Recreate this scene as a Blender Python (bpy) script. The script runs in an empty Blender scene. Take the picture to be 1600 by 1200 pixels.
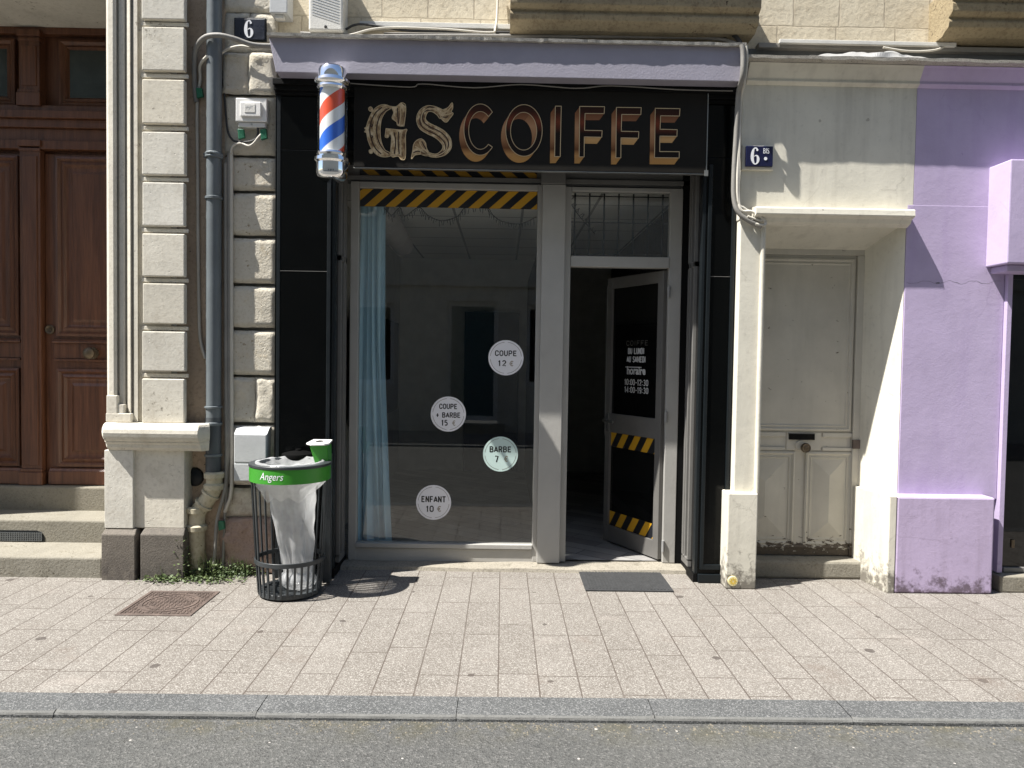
import bpy, bmesh, math, random
from mathutils import Vector, Matrix, noise
from mathutils.geometry import tessellate_polygon
rnd = random.Random(7)
R = math.radians
SC = bpy.context.scene
COL = SC.collection

# ------------------------------------------------------------------ camera, sky, sun, exposure
YAW, PITCH, ROLL, FPX = R(0.715), R(1.935), R(0.892), 1150.0
CAM = Vector((0.0, -5.0, 1.5))
_f = Vector((math.sin(YAW)*math.cos(PITCH), math.cos(YAW)*math.cos(PITCH), -math.sin(PITCH)))
_r = Vector((math.cos(YAW), -math.sin(YAW), 0)); _u = _r.cross(_f)
RT = _r*math.cos(ROLL) + _u*math.sin(ROLL); UP = _u*math.cos(ROLL) - _r*math.sin(ROLL); FW = _f
cam = bpy.data.cameras.new('camera'); cam.sensor_width = 36; cam.lens = FPX/1600*36; cam.clip_end = 300; cam.clip_start = 0.05
camo = bpy.data.objects.new('camera', cam); COL.objects.link(camo)
M = Matrix((RT, UP, -FW)).transposed().to_4x4(); M.translation = CAM; camo.matrix_world = M
SC.camera = camo

SUN_TRAVEL = Vector((0.58, 0.215, -1.0)).normalized()
elev = math.asin(-SUN_TRAVEL.z); azim = math.atan2(-SUN_TRAVEL.x, -SUN_TRAVEL.y)
w = bpy.data.worlds.new('World'); SC.world = w; w.use_nodes = True
nt = w.node_tree; bg = nt.nodes['Background']; sky = nt.nodes.new('ShaderNodeTexSky'); sky.sky_type = 'NISHITA'
sky.sun_disc = False; sky.sun_elevation = elev; sky.sun_rotation = azim % (2*math.pi)
nt.links.new(sky.outputs[0], bg.inputs[0]); bg.inputs[1].default_value = 0.075
sl = bpy.data.lights.new('sun', 'SUN'); sl.energy = 5.0; sl.angle = R(0.5); sl.color = (1, 0.965, 0.91)
so = bpy.data.objects.new('sun', sl); COL.objects.link(so); so.rotation_euler = SUN_TRAVEL.to_track_quat('-Z', 'Y').to_euler()
so.location = (-6, -3, 11)
SC.view_settings.view_transform = 'Standard'; SC.view_settings.look = 'None'
SC.view_settings.exposure = 1.2; SC.view_settings.gamma = 1

# ------------------------------------------------------------------ measuring: a sight line met with a wall plane or the ground
def ray(u, v): return RT*((u-800)/FPX) - UP*((v-600)/FPX) + FW
def P(u, v, Y):
    d = ray(u, v); return CAM + d*((Y-CAM.y)/d.y)
def G(u, v, z=0.0):
    d = ray(u, v); return CAM + d*((z-CAM.z)/d.z)
def XX(u, v, Y): return P(u, v, Y).x
def ZZ(u, v, Y): return P(u, v, Y).z
def RC(u0, v0, u1, v1, Y):
    um, vm = (u0+u1)/2, (v0+v1)/2
    return XX(u0, vm, Y), XX(u1, vm, Y), ZZ(um, v1, Y), ZZ(um, v0, Y)      # x0 x1 z0 z1

# ------------------------------------------------------------------ materials
def _n(nt, t, **k):
    n = nt.nodes.new(t)
    for a, b in k.items(): setattr(n, a, b)
    return n
class NT:
    def __init__(s, name):
        s.m = bpy.data.materials.new(name); s.m.use_nodes = True; s.t = s.m.node_tree
        s.b = s.t.nodes['Principled BSDF']; s.co = _n(s.t, 'ShaderNodeTexCoord').outputs['Object']
    def l(s, a, b): s.t.links.new(a, b)
    def noise(s, scale, detail=4, rough=.6, stretch=None, co=None, w=None):
        n = _n(s.t, 'ShaderNodeTexNoise'); n.inputs['Scale'].default_value = scale; n.inputs['Detail'].default_value = detail; n.inputs['Roughness'].default_value = rough
        c = co or s.co
        if stretch:
            mp = _n(s.t, 'ShaderNodeMapping'); mp.inputs['Scale'].default_value = stretch; s.l(c, mp.inputs[0]); c = mp.outputs[0]
        s.l(c, n.inputs['Vector']); return n.outputs[0]
    def voro(s, scale, feature='F1', out='Distance', rand=1.0):
        n = _n(s.t, 'ShaderNodeTexVoronoi', feature=feature); n.inputs['Scale'].default_value = scale; n.inputs['Randomness'].default_value = rand
        s.l(s.co, n.inputs['Vector']); return n.outputs[out]
    def ramp(s, x, stops, interp='LINEAR'):
        r = _n(s.t, 'ShaderNodeValToRGB'); e = r.color_ramp.elements; r.color_ramp.interpolation = interp
        while len(e) < len(stops): e.new(0.5)
        for i, (p, c) in enumerate(stops):
            e[i].position = p; e[i].color = (c, c, c, 1) if isinstance(c, (int, float)) else (*c, 1)
        s.l(x, r.inputs[0]); return r.outputs[0]
    def math(s, op, a, b=None, c=None, clamp=False):
        n = _n(s.t, 'ShaderNodeMath', operation=op, use_clamp=clamp)
        for i, x in enumerate((a, b, c)):
            if x is None: continue
            if isinstance(x, (int, float)): n.inputs[i].default_value = x
            else: s.l(x, n.inputs[i])
        return n.outputs[0]
    def mix(s, f, a, b, blend='MIX'):
        n = _n(s.t, 'ShaderNodeMix', data_type='RGBA', blend_type=blend)
        for i, x in ((0, f), (6, a), (7, b)):
            if isinstance(x, (int, float)): n.inputs[i].default_value = x
            elif isinstance(x, tuple): n.inputs[i].default_value = (*x, 1)
            else: s.l(x, n.inputs[i])
        return n.outputs[2]
    def xyz(s):
        n = _n(s.t, 'ShaderNodeSeparateXYZ'); s.l(s.co, n.inputs[0]); return n.outputs
    def comb(s, x, y, z=0.0):
        n = _n(s.t, 'ShaderNodeCombineXYZ')
        for i, q in enumerate((x, y, z)):
            if isinstance(q, (int, float)): n.inputs[i].default_value = q
            else: s.l(q, n.inputs[i])
        return n.outputs[0]
    def bump(s, h, dist=.01, strength=1.0):
        n = _n(s.t, 'ShaderNodeBump'); n.inputs['Distance'].default_value = dist; n.inputs['Strength'].default_value = strength
        s.l(h, n.inputs['Height']); s.l(n.outputs[0], s.b.inputs['Normal'])
    def fin(s, color=None, rough=.8, metal=0.0, spec=None):
        if color is not None:
            if isinstance(color, tuple): s.b.inputs['Base Color'].default_value = (*color, 1)
            else: s.l(color, s.b.inputs['Base Color'])
        if isinstance(rough, (int, float)): s.b.inputs['Roughness'].default_value = rough
        else: s.l(rough, s.b.inputs['Roughness'])
        s.b.inputs['Metallic'].default_value = metal
        if spec is not None: s.b.inputs['Specular IOR Level'].default_value = spec
        return s.m
def sc(c, k): return tuple(min(1, x*k) for x in c)
def paint(name, c, rough=.5, var=.12, metal=0.0, scale=6, bump=.001, spec=None):
    m = NT(name); n = m.noise(scale, 5); col = m.mix(m.ramp(n, [(.3, 0.0), (.7, 1.0)]), sc(c, 1-var), sc(c, 1+var))
    if bump: m.bump(m.noise(scale*12, 4), bump)
    r = m.math('MULTIPLY_ADD', m.noise(scale*3, 3), .25, rough-.12, clamp=True)
    return m.fin(col, r, metal, spec)
def stone(name, c, dirt=(.12, .1, .075), dirt_amt=.35, grain=.1, bump=.004, scale=3, pits=True, low=None, streak=.15):
    m = NT(name)
    a = m.noise(scale, 8, .65); b = m.noise(scale*14, 5); g = m.noise(scale*70, 3)
    col = m.mix(m.ramp(a, [(.3, 0.0), (.72, 1.0)]), sc(c, .86), sc(c, 1.1))
    col = m.mix(m.math('MULTIPLY', m.ramp(b, [(.5, 0.0), (.75, 1.0)]), dirt_amt), col, dirt)
    col = m.mix(m.math('MULTIPLY', m.ramp(g, [(.35, 0.0), (.65, 1.0)]), grain*3), col, sc(c, .72))
    st = m.noise(9, 5, .6, (1, 1, .12))
    col = m.mix(m.math('MULTIPLY', m.ramp(st, [(.55, 0.0), (.8, 1.0)]), streak), col, dirt)
    if low:     # splash dirt of the street, up to a ragged height
        z0, z1, lc = low
        z = m.xyz()[2]; f = m.math('SUBTRACT', 1.0, m.math('DIVIDE', m.math('SUBTRACT', z, z0), z1-z0), clamp=True)
        f = m.math('MULTIPLY', f, m.ramp(m.noise(12, 8, .7), [(.4, 0.0), (.62, 1.0)]))
        col = m.mix(f, col, lc)
    oi = _n(m.t, 'ShaderNodeObjectInfo'); tone = m.ramp(oi.outputs['Random'], [(0, (.88, .86, .82)), (.5, (1, 1, 1)), (1, (1.0, .965, .90))]); col = m.mix(1.0, col, tone, 'MULTIPLY')
    pt = m.ramp(m.noise(scale*1.7, 9, .75), [(.56, 0.0), (.66, 1.0)]); col = m.mix(m.math('MULTIPLY', pt, dirt_amt*.7), col, sc(dirt, 1.4))
    fl = m.ramp(m.math('ADD', m.noise(scale*9, 6, .75), m.math('MULTIPLY', m.noise(scale*.8, 3), .5)), [(.91, 0.0), (.95, 1.0)]); col = m.mix(m.math('MULTIPLY', fl, min(1, dirt_amt*2.2)), col, sc(dirt, .7))
    h = m.math('ADD', m.math('MULTIPLY', a, 1.0), m.math('ADD', m.math('MULTIPLY', b, .6), m.math('MULTIPLY', g, .25)))
    if pits:
        p = m.ramp(m.voro(38), [(.0, 0.0), (.22, 1.0)]); gate = m.ramp(m.noise(16, 3), [(.5, 1.0), (.62, 0.0)])
        h = m.math('ADD', h, m.math('MULTIPLY', m.math('MAXIMUM', p, gate), .5))
    m.bump(h, bump)
    return m.fin(col, .88, spec=.25)
def plain(name, c, rough=.6, metal=0.0, spec=None): return NT(name).fin(c, rough, metal, spec)
def glass(name, tint=.8, extra=0.0):
    m = NT(name); t = m.t
    tr = _n(t, 'ShaderNodeBsdfTransparent'); tr.inputs[0].default_value = (tint, tint*1.01, tint, 1)
    gl = _n(t, 'ShaderNodeBsdfGlossy'); gl.inputs['Roughness'].default_value = 0.005; gl.inputs[0].default_value = (1, 1, 1, 1)
    lw = _n(t, 'ShaderNodeLayerWeight'); lw.inputs[0].default_value = .5
    bm = _n(t, 'ShaderNodeBump'); bm.inputs['Distance'].default_value = .0006; m.l(m.noise(1.1, 1), bm.inputs['Height']); m.l(bm.outputs[0], gl.inputs['Normal'])
    f = m.math('MULTIPLY_ADD', m.math('POWER', lw.outputs['Facing'], 5.0), .92, .045+extra, clamp=True)
    mx = _n(t, 'ShaderNodeMixShader'); m.l(f, mx.inputs[0]); m.l(tr.outputs[0], mx.inputs[1]); m.l(gl.outputs[0], mx.inputs[2])
    m.l(mx.outputs[0], t.nodes['Material Output'].inputs[0]); return m.m

def mat_pavement():
    m = NT('granite slab paving'); x, y, z = m.xyz()
    v = m.comb(y, x)
    br = _n(m.t, 'ShaderNodeTexBrick'); m.l(v, br.inputs['Vector'])
    br.offset = .37; br.offset_frequency = 3; br.squash = 1.25; br.squash_frequency = 4
    for k, q in (('Scale', 1), ('Mortar Size', .0034), ('Mortar Smooth', .2), ('Bias', 0), ('Brick Width', .52), ('Row Height', .188)): br.inputs[k].default_value = q
    br.inputs['Color1'].default_value = (0, 0, 0, 1); br.inputs['Color2'].default_value = (1, 1, 1, 1); br.inputs['Mortar'].default_value = (.5, .5, .5, 1)
    base = m.mix(br.outputs[0], (.172, .158, .139), (.222, .206, .184))
    big = m.noise(1.3, 6, .65); base = m.mix(m.ramp(big, [(.3, 0.0), (.75, 1.0)]), (.140, .127, .111), base)
    g1 = m.voro(230, out='Color'); sep = _n(m.t, 'ShaderNodeSeparateColor'); m.l(g1, sep.inputs[0])
    base = m.mix(m.math('MULTIPLY', m.ramp(sep.outputs[0], [(.6, 0.0), (.8, 1.0)]), .55), base, (.42, .40, .365))
    base = m.mix(m.math('MULTIPLY', m.ramp(sep.outputs[1], [(.62, 0.0), (.85, 1.0)]), .48), base, (.085, .066, .055))
    vs = _n(m.t, 'ShaderNodeTexVoronoi', voronoi_dimensions='2D'); vs.inputs['Scale'].default_value = 2.6; wob = m.mix(.03, m.co, m.noise(30, 3)); m.l(wob, vs.inputs['Vector'])
    sp = _n(m.t, 'ShaderNodeSeparateColor'); m.l(vs.outputs['Color'], sp.inputs[0])
    rad = m.math('MULTIPLY', m.ramp(sp.outputs[0], [(.35, .0), (1.0, 1.0)]), .072)
    gum = m.math('LESS_THAN', vs.outputs['Distance'], rad)
    base = m.mix(m.math('MULTIPLY', gum, .8), base, (.06, .05, .044))
    st = m.ramp(m.noise(2.4, 6, .7), [(.58, 0.0), (.7, 1.0)]); base = m.mix(m.math('MULTIPLY', st, .42), base, (.14, .11, .09))
    pale = m.ramp(m.noise(1.7, 5, .6, (1, 2, 1)), [(.6, 0.0), (.72, 1.0)]); base = m.mix(m.math('MULTIPLY', pale, .35), base, (.31, .28, .25))
    mask = m.ramp(m.noise(2.2, 3), [(.3, .65), (.6, 1.0)])
    base = m.mix(m.math('MULTIPLY', br.outputs['Fac'], mask), base, (.088, .072, .06))
    h = m.math('SUBTRACT', m.math('MULTIPLY', m.noise(190, 3), .3), br.outputs['Fac']); m.bump(h, .003, .7)
    return m.fin(base, .85, spec=.25)
def mat_asphalt():
    m = NT('worn asphalt'); n = m.noise(1.2, 6, .6)
    c = m.mix(m.ramp(n, [(.3, 0.0), (.7, 1.0)]), (.072, .073, .070), (.098, .098, .092))
    g = m.voro(140, out='Color'); s = _n(m.t, 'ShaderNodeSeparateColor'); m.l(g, s.inputs[0])
    c = m.mix(m.math('MULTIPLY', m.ramp(s.outputs[0], [(.68, 0.0), (.95, 1.0)]), .55), c, (.19, .185, .175))
    c = m.mix(m.math('MULTIPLY', m.ramp(s.outputs[1], [(.6, 0.0), (.9, 1.0)]), .55), c, (.032, .032, .031))
    y = m.xyz()[1]; near = m.math('SUBTRACT', 1.0, m.math('DIVIDE', m.math('SUBTRACT', -1.95, y), .22), clamp=True)
    mo = m.ramp(m.noise(5, 7, .7), [(.47, 0.0), (.62, 1.0)]); c = m.mix(m.math('MULTIPLY', m.math('MULTIPLY', near, mo), .6), c, (.075, .068, .034))
    v2 = _n(m.t, 'ShaderNodeTexVoronoi', voronoi_dimensions='2D'); v2.inputs['Scale'].default_value = 9; m.l(m.co, v2.inputs['Vector']); s2 = _n(m.t, 'ShaderNodeSeparateColor'); m.l(v2.outputs['Color'], s2.inputs[0])
    pale = m.math('MULTIPLY', m.math('LESS_THAN', v2.outputs['Distance'], m.math('MULTIPLY', m.math('POWER', s2.outputs[1], 3.0), .075)), m.math('GREATER_THAN', s2.outputs[0], .62)); c = m.mix(pale, c, (.38, .36, .33))
    m.bump(m.math('ADD', m.voro(140), m.math('MULTIPLY', m.noise(60, 3), .7)), .004, .8)
    return m.fin(c, .85, spec=.3)
def mat_kerb():
    m = NT('grey granite kerb'); g = m.voro(220, out='Color'); s = _n(m.t, 'ShaderNodeSeparateColor'); m.l(g, s.inputs[0])
    c = m.mix(m.ramp(m.noise(3, 6), [(.3, 0.0), (.7, 1.0)]), (.070, .073, .073), (.105, .108, .107))
    c = m.mix(m.ramp(s.outputs[0], [(.6, 0.0), (.9, .6)]), c, (.28, .28, .275)); c = m.mix(m.ramp(s.outputs[1], [(.6, 0.0), (.9, .6)]), c, (.04, .042, .045))
    m.bump(m.math('ADD', m.voro(220), m.noise(40, 4)), .004, .7); return m.fin(c, .8, spec=.3)
def mat_ashlar():
    m = NT('rough limestone blocks'); x, y, z = m.xyz()
    wob = m.math('MULTIPLY', m.noise(5, 3), .02); v = m.comb(m.math('ADD', x, wob), m.math('ADD', z, wob))
    br = _n(m.t, 'ShaderNodeTexBrick'); m.l(v, br.inputs['Vector']); br.offset = .43; br.squash = 1.3; br.squash_frequency = 3
    for k, q in (('Scale', 1), ('Mortar Size', .006), ('Mortar Smooth', .4), ('Bias', 0), ('Brick Width', .31), ('Row Height', .20)): br.inputs[k].default_value = q
    br.inputs['Color1'].default_value = (0, 0, 0, 1); br.inputs['Color2'].default_value = (1, 1, 1, 1)
    c = m.mix(br.outputs[0], (.58, .51, .38), (.68, .61, .47)); a = m.noise(4, 8, .65); b = m.noise(30, 6, .7)
    c = m.mix(m.math('MULTIPLY', m.ramp(a, [(.45, 0.0), (.8, 1.0)]), .4), c, (.44, .36, .24)); c = m.mix(m.math('MULTIPLY', m.ramp(b, [(.5, 0.0), (.72, 1.0)]), .5), c, (.25, .2, .14))
    c = m.mix(m.math('MULTIPLY', br.outputs['Fac'], .55), c, (.42, .36, .27))
    h = m.math('ADD', m.math('MULTIPLY', a, 1.2), m.math('SUBTRACT', m.math('MULTIPLY', b, .7), m.math('MULTIPLY', br.outputs['Fac'], .7)))
    m.bump(h, .006, .8); return m.fin(c, .92, spec=.2)
def mat_wood():
    m = NT('varnished brown door wood'); n = m.noise(11, 6, .6, (3, 3, .18)); f = m.noise(60, 4, .6, (3, 3, .1)); b = m.noise(2, 4)
    c = m.ramp(n, [(.25, (.058, .023, .012)), (.5, (.12, .048, .024)), (.78, (.185, .080, .040))])
    c = m.mix(m.math('MULTIPLY', m.ramp(f, [(.5, 0.0), (.7, 1.0)]), .45), c, (.03, .01, .006)); c = m.mix(m.math('MULTIPLY', m.ramp(b, [(.45, 0.0), (.7, 1.0)]), .25), c, (.12, .05, .03))
    m.bump(f, .0012); return m.fin(c, .36, spec=.45)
def mat_peeled(name, c, under=(.085, .068, .05), z0=.12, z1=.36, base=.0, rough=.6):
    m = NT(name); z = m.xyz()[2]
    f = m.math('SUBTRACT', 1.0, m.math('DIVIDE', m.math('SUBTRACT', z, z0), z1-z0), clamp=True); f = m.math('POWER', f, 1.6)
    n = m.noise(16, 7, .7, (1, 1, 2.2)); chip = m.ramp(m.math('ADD', n, m.math('MULTIPLY', f, .34)), [(.665-base, 0.0), (.68-base, 1.0)])
    a = m.noise(3.5, 7); col = m.mix(m.ramp(a, [(.3, 0.0), (.7, 1.0)]), sc(c, .88), sc(c, 1.07))
    col = m.mix(m.math('MULTIPLY', m.ramp(m.noise(7, 5, .6, (1, 1, .15)), [(.52, 0.0), (.75, 1.0)]), .25), col, sc(c, .55))
    col = m.mix(chip, col, m.mix(m.noise(50, 4), sc(under, .6), sc(under, 1.6)))
    m.bump(m.math('SUBTRACT', m.math('MULTIPLY', m.noise(50, 5), .25), chip), .0025); return m.fin(col, rough, spec=.35)
def mat_render(name, c, low=None, dirt=(.12, .1, .08)):     # painted plaster with hairline marks
    m = NT(name); a = m.noise(2.2, 7, .6); b = m.noise(24, 6, .65); cr = m.voro(5, 'DISTANCE_TO_EDGE')
    col = m.mix(m.ramp(a, [(.3, 0.0), (.72, 1.0)]), sc(c, .9), sc(c, 1.07))
    col = m.mix(m.math('MULTIPLY', m.ramp(b, [(.56, 0.0), (.75, 1.0)]), .22), col, dirt)
    col = m.mix(m.math('MULTIPLY', m.ramp(m.noise(8, 6, .6, (1, 1, .1)), [(.52, 0.0), (.75, 1.0)]), .3), col, dirt)
    fd = m.ramp(m.noise(1.1, 5, .6), [(.42, 0.0), (.68, 1.0)]); col = m.mix(m.math('MULTIPLY', fd, .3), col, sc(c, 1.16))
    wv = _n(m.t, 'ShaderNodeTexVoronoi', feature='DISTANCE_TO_EDGE'); wv.inputs['Scale'].default_value = 1.6; m.l(m.mix(.12, m.co, m.noise(7, 5)), wv.inputs['Vector'])
    hair = m.math('MULTIPLY', m.ramp(wv.outputs['Distance'], [(.0, 1.0), (.006, 0.0)]), m.ramp(m.noise(2.1, 2), [(.5, 0.0), (.6, 1.0)])); col = m.mix(m.math('MULTIPLY', hair, .22), col, sc(dirt, .7))
    vs = _n(m.t, 'ShaderNodeTexVoronoi'); vs.voronoi_dimensions = '2D'; vs.inputs['Scale'].default_value = 3.4; X_ = m.xyz(); m.l(m.mix(.05, m.comb(X_[0], X_[2]), m.noise(26, 4)), vs.inputs['Vector'])
    s = _n(m.t, 'ShaderNodeSeparateColor'); m.l(vs.outputs['Color'], s.inputs[0])
    chip = m.math('LESS_THAN', vs.outputs['Distance'], m.math('MULTIPLY', m.ramp(s.outputs[0], [(.72, 0.0), (1.0, 1.0)]), .035))
    col = m.mix(m.math('MULTIPLY', chip, .4), col, dirt)
    if low:
        z = m.xyz()[2]; f = m.math('SUBTRACT', 1.0, m.math('DIVIDE', z, low), clamp=True)
        k = m.ramp(m.math('ADD', m.noise(14, 8, .72), m.math('MULTIPLY', f, .3)), [(.62, 0.0), (.78, 1.0)]); col = m.mix(m.math('MULTIPLY', k, .8), col, sc(dirt, .6))
    h = m.math('ADD', m.math('MULTIPLY', a, 1.6), m.math('ADD', m.math('MULTIPLY', b, .5), m.math('MULTIPLY', m.noise(90, 3), .2)))
    m.bump(m.math('SUBTRACT', h, m.math('MULTIPLY', chip, .6)), .0035, .7); return m.fin(col, .75, spec=.25)
def mat_stripes(zlow, zhigh):
    m = NT('barber pole helix'); x, y, z = m.xyz(); ang = m.math('ARCTAN2', x, m.math('MULTIPLY', y, -1.0))     # 0 faces the street
    lead = .375; t = m.math('SUBTRACT', m.math('DIVIDE', z, .375), m.math('MULTIPLY', ang, lead/(2*math.pi)/.375))
    t = m.math('FRACT', m.math('ADD', t, 10.0+.4014))
    c = m.ramp(t, [(0, (.02, .13, .62)), (.27, (.8, .8, .8)), (.5, (.75, .085, .03)), (.77, (.8, .8, .8))], 'CONSTANT'); return m.fin(c, .35)
def mat_gold():
    m = NT('gold ornament print'); z = m.xyz()[2]; k = m.math('ADD', m.math('MULTIPLY', m.noise(16, 5, .6), .75), m.math('MULTIPLY', m.noise(55, 3, .6, (1, 1, .5)), .35))
    return m.fin(m.ramp(k, [(.33, (.04, .016, .007)), (.45, (.21, .115, .048)), (.54, (.43, .29, .14)), (.64, (.72, .58, .36))]), .45)
def mat_band(name, stops, rough=.5):        # printed gradient up the letter height (0..1 of the sign's letters)
    m = NT(name); z = m.xyz()[2]; t = m.math('DIVIDE', m.math('SUBTRACT', z, .045), .40, clamp=True); return m.fin(m.ramp(t, stops), rough, spec=.15)
def mat_bag():
    m = NT('clear plastic film'); t = m.t
    d = _n(t, 'ShaderNodeBsdfDiffuse'); d.inputs[0].default_value = (.86, .87, .87, 1); tl = _n(t, 'ShaderNodeBsdfTranslucent'); tl.inputs[0].default_value = (.86, .87, .87, 1)
    tr = _n(t, 'ShaderNodeBsdfTransparent'); gl = _n(t, 'ShaderNodeBsdfGlossy'); gl.inputs['Roughness'].default_value = .15
    bm = _n(t, 'ShaderNodeBump'); bm.inputs['Distance'].default_value = .02; m.l(m.noise(11, 3, .5, (1, 1, .22)), bm.inputs['Height'])
    for q in (d, tl, gl): m.l(bm.outputs[0], q.inputs['Normal'])
    a = _n(t, 'ShaderNodeMixShader'); a.inputs[0].default_value = .45; m.l(d.outputs[0], a.inputs[1]); m.l(tl.outputs[0], a.inputs[2])
    b = _n(t, 'ShaderNodeMixShader'); b.inputs[0].default_value = .10; m.l(a.outputs[0], b.inputs[1]); m.l(gl.outputs[0], b.inputs[2])
    c = _n(t, 'ShaderNodeMixShader'); m.l(m.ramp(m.noise(7, 3), [(.35, .46), (.65, .62)]), c.inputs[0]); m.l(b.outputs[0], c.inputs[1]); m.l(tr.outputs[0], c.inputs[2])
    m.l(c.outputs[0], t.nodes['Material Output'].inputs[0]); return m.m
def mat_curtain():
    m = NT('pale blue curtain cloth'); n = m.noise(4, 4); c = m.mix(n, (.36, .55, .66), (.44, .62, .72)); m.bump(m.noise(300, 2), .0006)
    m.b.inputs['Sheen Weight'].default_value = .2; return m.fin(c, .9, spec=.1)
def mat_tiles():
    m = NT('suspended ceiling tiles'); x, y, z = m.xyz(); br = _n(m.t, 'ShaderNodeTexBrick'); m.l(m.comb(x, y), br.inputs['Vector']); br.offset = 0
    for k, q in (('Scale', 1), ('Mortar Size', .012), ('Brick Width', .6), ('Row Height', .6)): br.inputs[k].default_value = q
    br.inputs['Color1'].default_value = (.84, .83, .79, 1); br.inputs['Color2'].default_value = (.76, .75, .71, 1); br.inputs['Mortar'].default_value = (.3, .3, .28, 1)
    return m.fin(br.outputs[0], .9)
def mat_planks():
    m = NT('grey plank floor tiles'); x, y, z = m.xyz(); v = m.comb(m.math('ADD', m.math('MULTIPLY', x, .8), m.math('MULTIPLY', y, -.6)), m.math('ADD', m.math('MULTIPLY', x, .6), m.math('MULTIPLY', y, .8)))
    br = _n(m.t, 'ShaderNodeTexBrick'); m.l(v, br.inputs['Vector'])
    for k, q in (('Scale', 1), ('Mortar Size', .004), ('Brick Width', .6), ('Row Height', .14)): br.inputs[k].default_value = q
    br.inputs['Color1'].default_value = (.16, .15, .14, 1); br.inputs['Color2'].default_value = (.36, .35, .33, 1); br.inputs['Mortar'].default_value = (.04, .04, .04, 1)
    return m.fin(m.mix(.12, br.outputs[0], m.noise(12, 5)), .5)

MT = {}
MT['pave'] = mat_pavement(); MT['asphalt'] = mat_asphalt(); MT['kerb'] = mat_kerb(); MT['ashlar'] = mat_ashlar(); MT['wood'] = mat_wood()
CREAM = (.63, .60, .51)
MT['limestone'] = stone('smooth cream limestone', (.67, .64, .565), dirt=(.25, .215, .16), dirt_amt=.32, grain=.06, bump=.0022, streak=.28)
MT['limestone_rough'] = stone('weathered limestone', (.64, .60, .51), dirt=(.40, .32, .2), dirt_amt=.45, grain=.09, bump=.009, scale=4, low=(.1, .75, (.2, .13, .1)), streak=.25)
MT['balcony'] = stone('stained balcony stone', (.33, .275, .18), dirt=(.10, .07, .045), dirt_amt=.6, grain=.1, bump=.009, scale=3.5, streak=.45)
MT['niche'] = stone('pinkish plaster', (.52, .42, .33), dirt_amt=.4, grain=.06, bump=.004, low=(0, .5, (.12, .08, .06)))
MT['step'] = stone('worn step stone', (.27, .252, .208), dirt=(.10, .085, .055), dirt_amt=.5, grain=.14, bump=.006, scale=5, streak=.2)
MT['granite'] = stone('dark granite plinth', (.185, .168, .15), dirt=(.045, .042, .04), dirt_amt=.5, grain=.2, bump=.005, scale=6, low=(0, .2, (.06, .055, .055)))
MT['render'] = mat_render('cream painted render', CREAM); MT['render_low'] = mat_render('cream painted plinth', sc(CREAM, .97), low=.3)
MT['purple'] = mat_render('lilac painted render', (.44, .368, .525), dirt=(.30, .22, .40)); MT['purple_low'] = mat_render('lilac painted plinth', (.445, .365, .515), low=.22, dirt=(.13, .09, .1))
MT['lilac'] = paint('grey lilac board paint', (.30, .285, .338), .45, .06, bump=.0015)
MT['zinc'] = stone('weathered flashing', (.45, .43, .39), dirt=(.07, .06, .05), dirt_amt=.8, grain=.12, bump=.006, scale=9)
MT['black'] = paint('polished black panel', (.002, .0023, .0023), .16, .2, bump=.0003, spec=.16); MT['soot'] = paint('dull black paint', (.005, .005, .005), .6, spec=.12)
MT['charcoal'] = paint('charcoal steel paint', (.007, .010, .012), .4, spec=.3); MT['alu'] = paint('grey aluminium frame', (.37, .36, .335), .42, .07, scale=4)
MT['alu_shade'] = paint('shaded door grey', (.125, .12, .112), .45, .08); MT['alu_dark'] = paint('dim grey frame', (.16, .155, .145), .45, .1); MT['chrome'] = NT('chrome').fin((.86, .87, .88), .06, 1.0)  # door leaf grey carries the indoor shade in its colour
MT['steel'] = paint('dull steel', (.42, .42, .4), .35, .1, metal=.9); MT['glass'] = glass('window glass', .97); MT['clear'] = glass('clear tube glass', .99)
MT['darkglass'] = plain('dark glass', (.004, .004, .004), .03, spec=.5); MT['dimglass'] = paint('dusty dark pane', (.03, .04, .038), .15, .3)
MT['signboard'] = paint('sign board print', (.0115, .010, .0078), .5, .1, bump=0, spec=.2)
MT['gold'] = mat_gold(); MT['goldline'] = plain('gold outline print', (.60, .46, .27), .45)
MT['copper'] = mat_band('copper side print', [(0, (.36, .18, .06)), (.14, (.44, .23, .085)), (.24, (.13, .05, .02)), (.38, (.30, .15, .07)), (.6, (.42, .23, .12)), (.78, (.25, .11, .05)), (1, (.12, .05, .025))])
MT['copper_under'] = mat_band('copper underside print', [(0, (.42, .22, .07)), (.3, (.46, .26, .1)), (.42, (.55, .33, .14)), (.6, (.3, .14, .07)), (.8, (.18, .075, .038)), (1, (.14, .06, .03))])
MT['face'] = mat_band('dark letter face print', [(0, (.012, .009, .008)), (.5, (.014, .008, .006)), (.68, (.16, .038, .018)), (.84, (.04, .014, .008)), (1, (.014, .011, .008))])
MT['white'] = paint('white plastic', (.72, .71, .68), .4, .05); MT['offwhite'] = paint('aged white plastic', (.60, .59, .55), .5, .1); MT['cabinet'] = paint('pale grey cabinet', (.47, .48, .48), .45, .08)
MT['sticker'] = plain('sticker white', (.80, .79, .81), .4); MT['sticker_mint'] = plain('sticker mint', (.52, .66, .62), .4); MT['ink'] = plain('black ink', (.008, .008, .008), .5); MT['euro'] = plain('faded ink', (.27, .21, .13), .5); MT['ring'] = plain('grey ink', (.16, .13, .1), .5)
MT['decal'] = plain('white vinyl lettering', (.62, .62, .62), .5); MT['decal_dim'] = plain('worn brown lettering', (.09, .085, .075), .5)
MT['yellow'] = plain('yellow tape', (.56, .30, .018), .4); MT['tapeblack'] = plain('black tape', (.011, .012, .015), .4)
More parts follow.
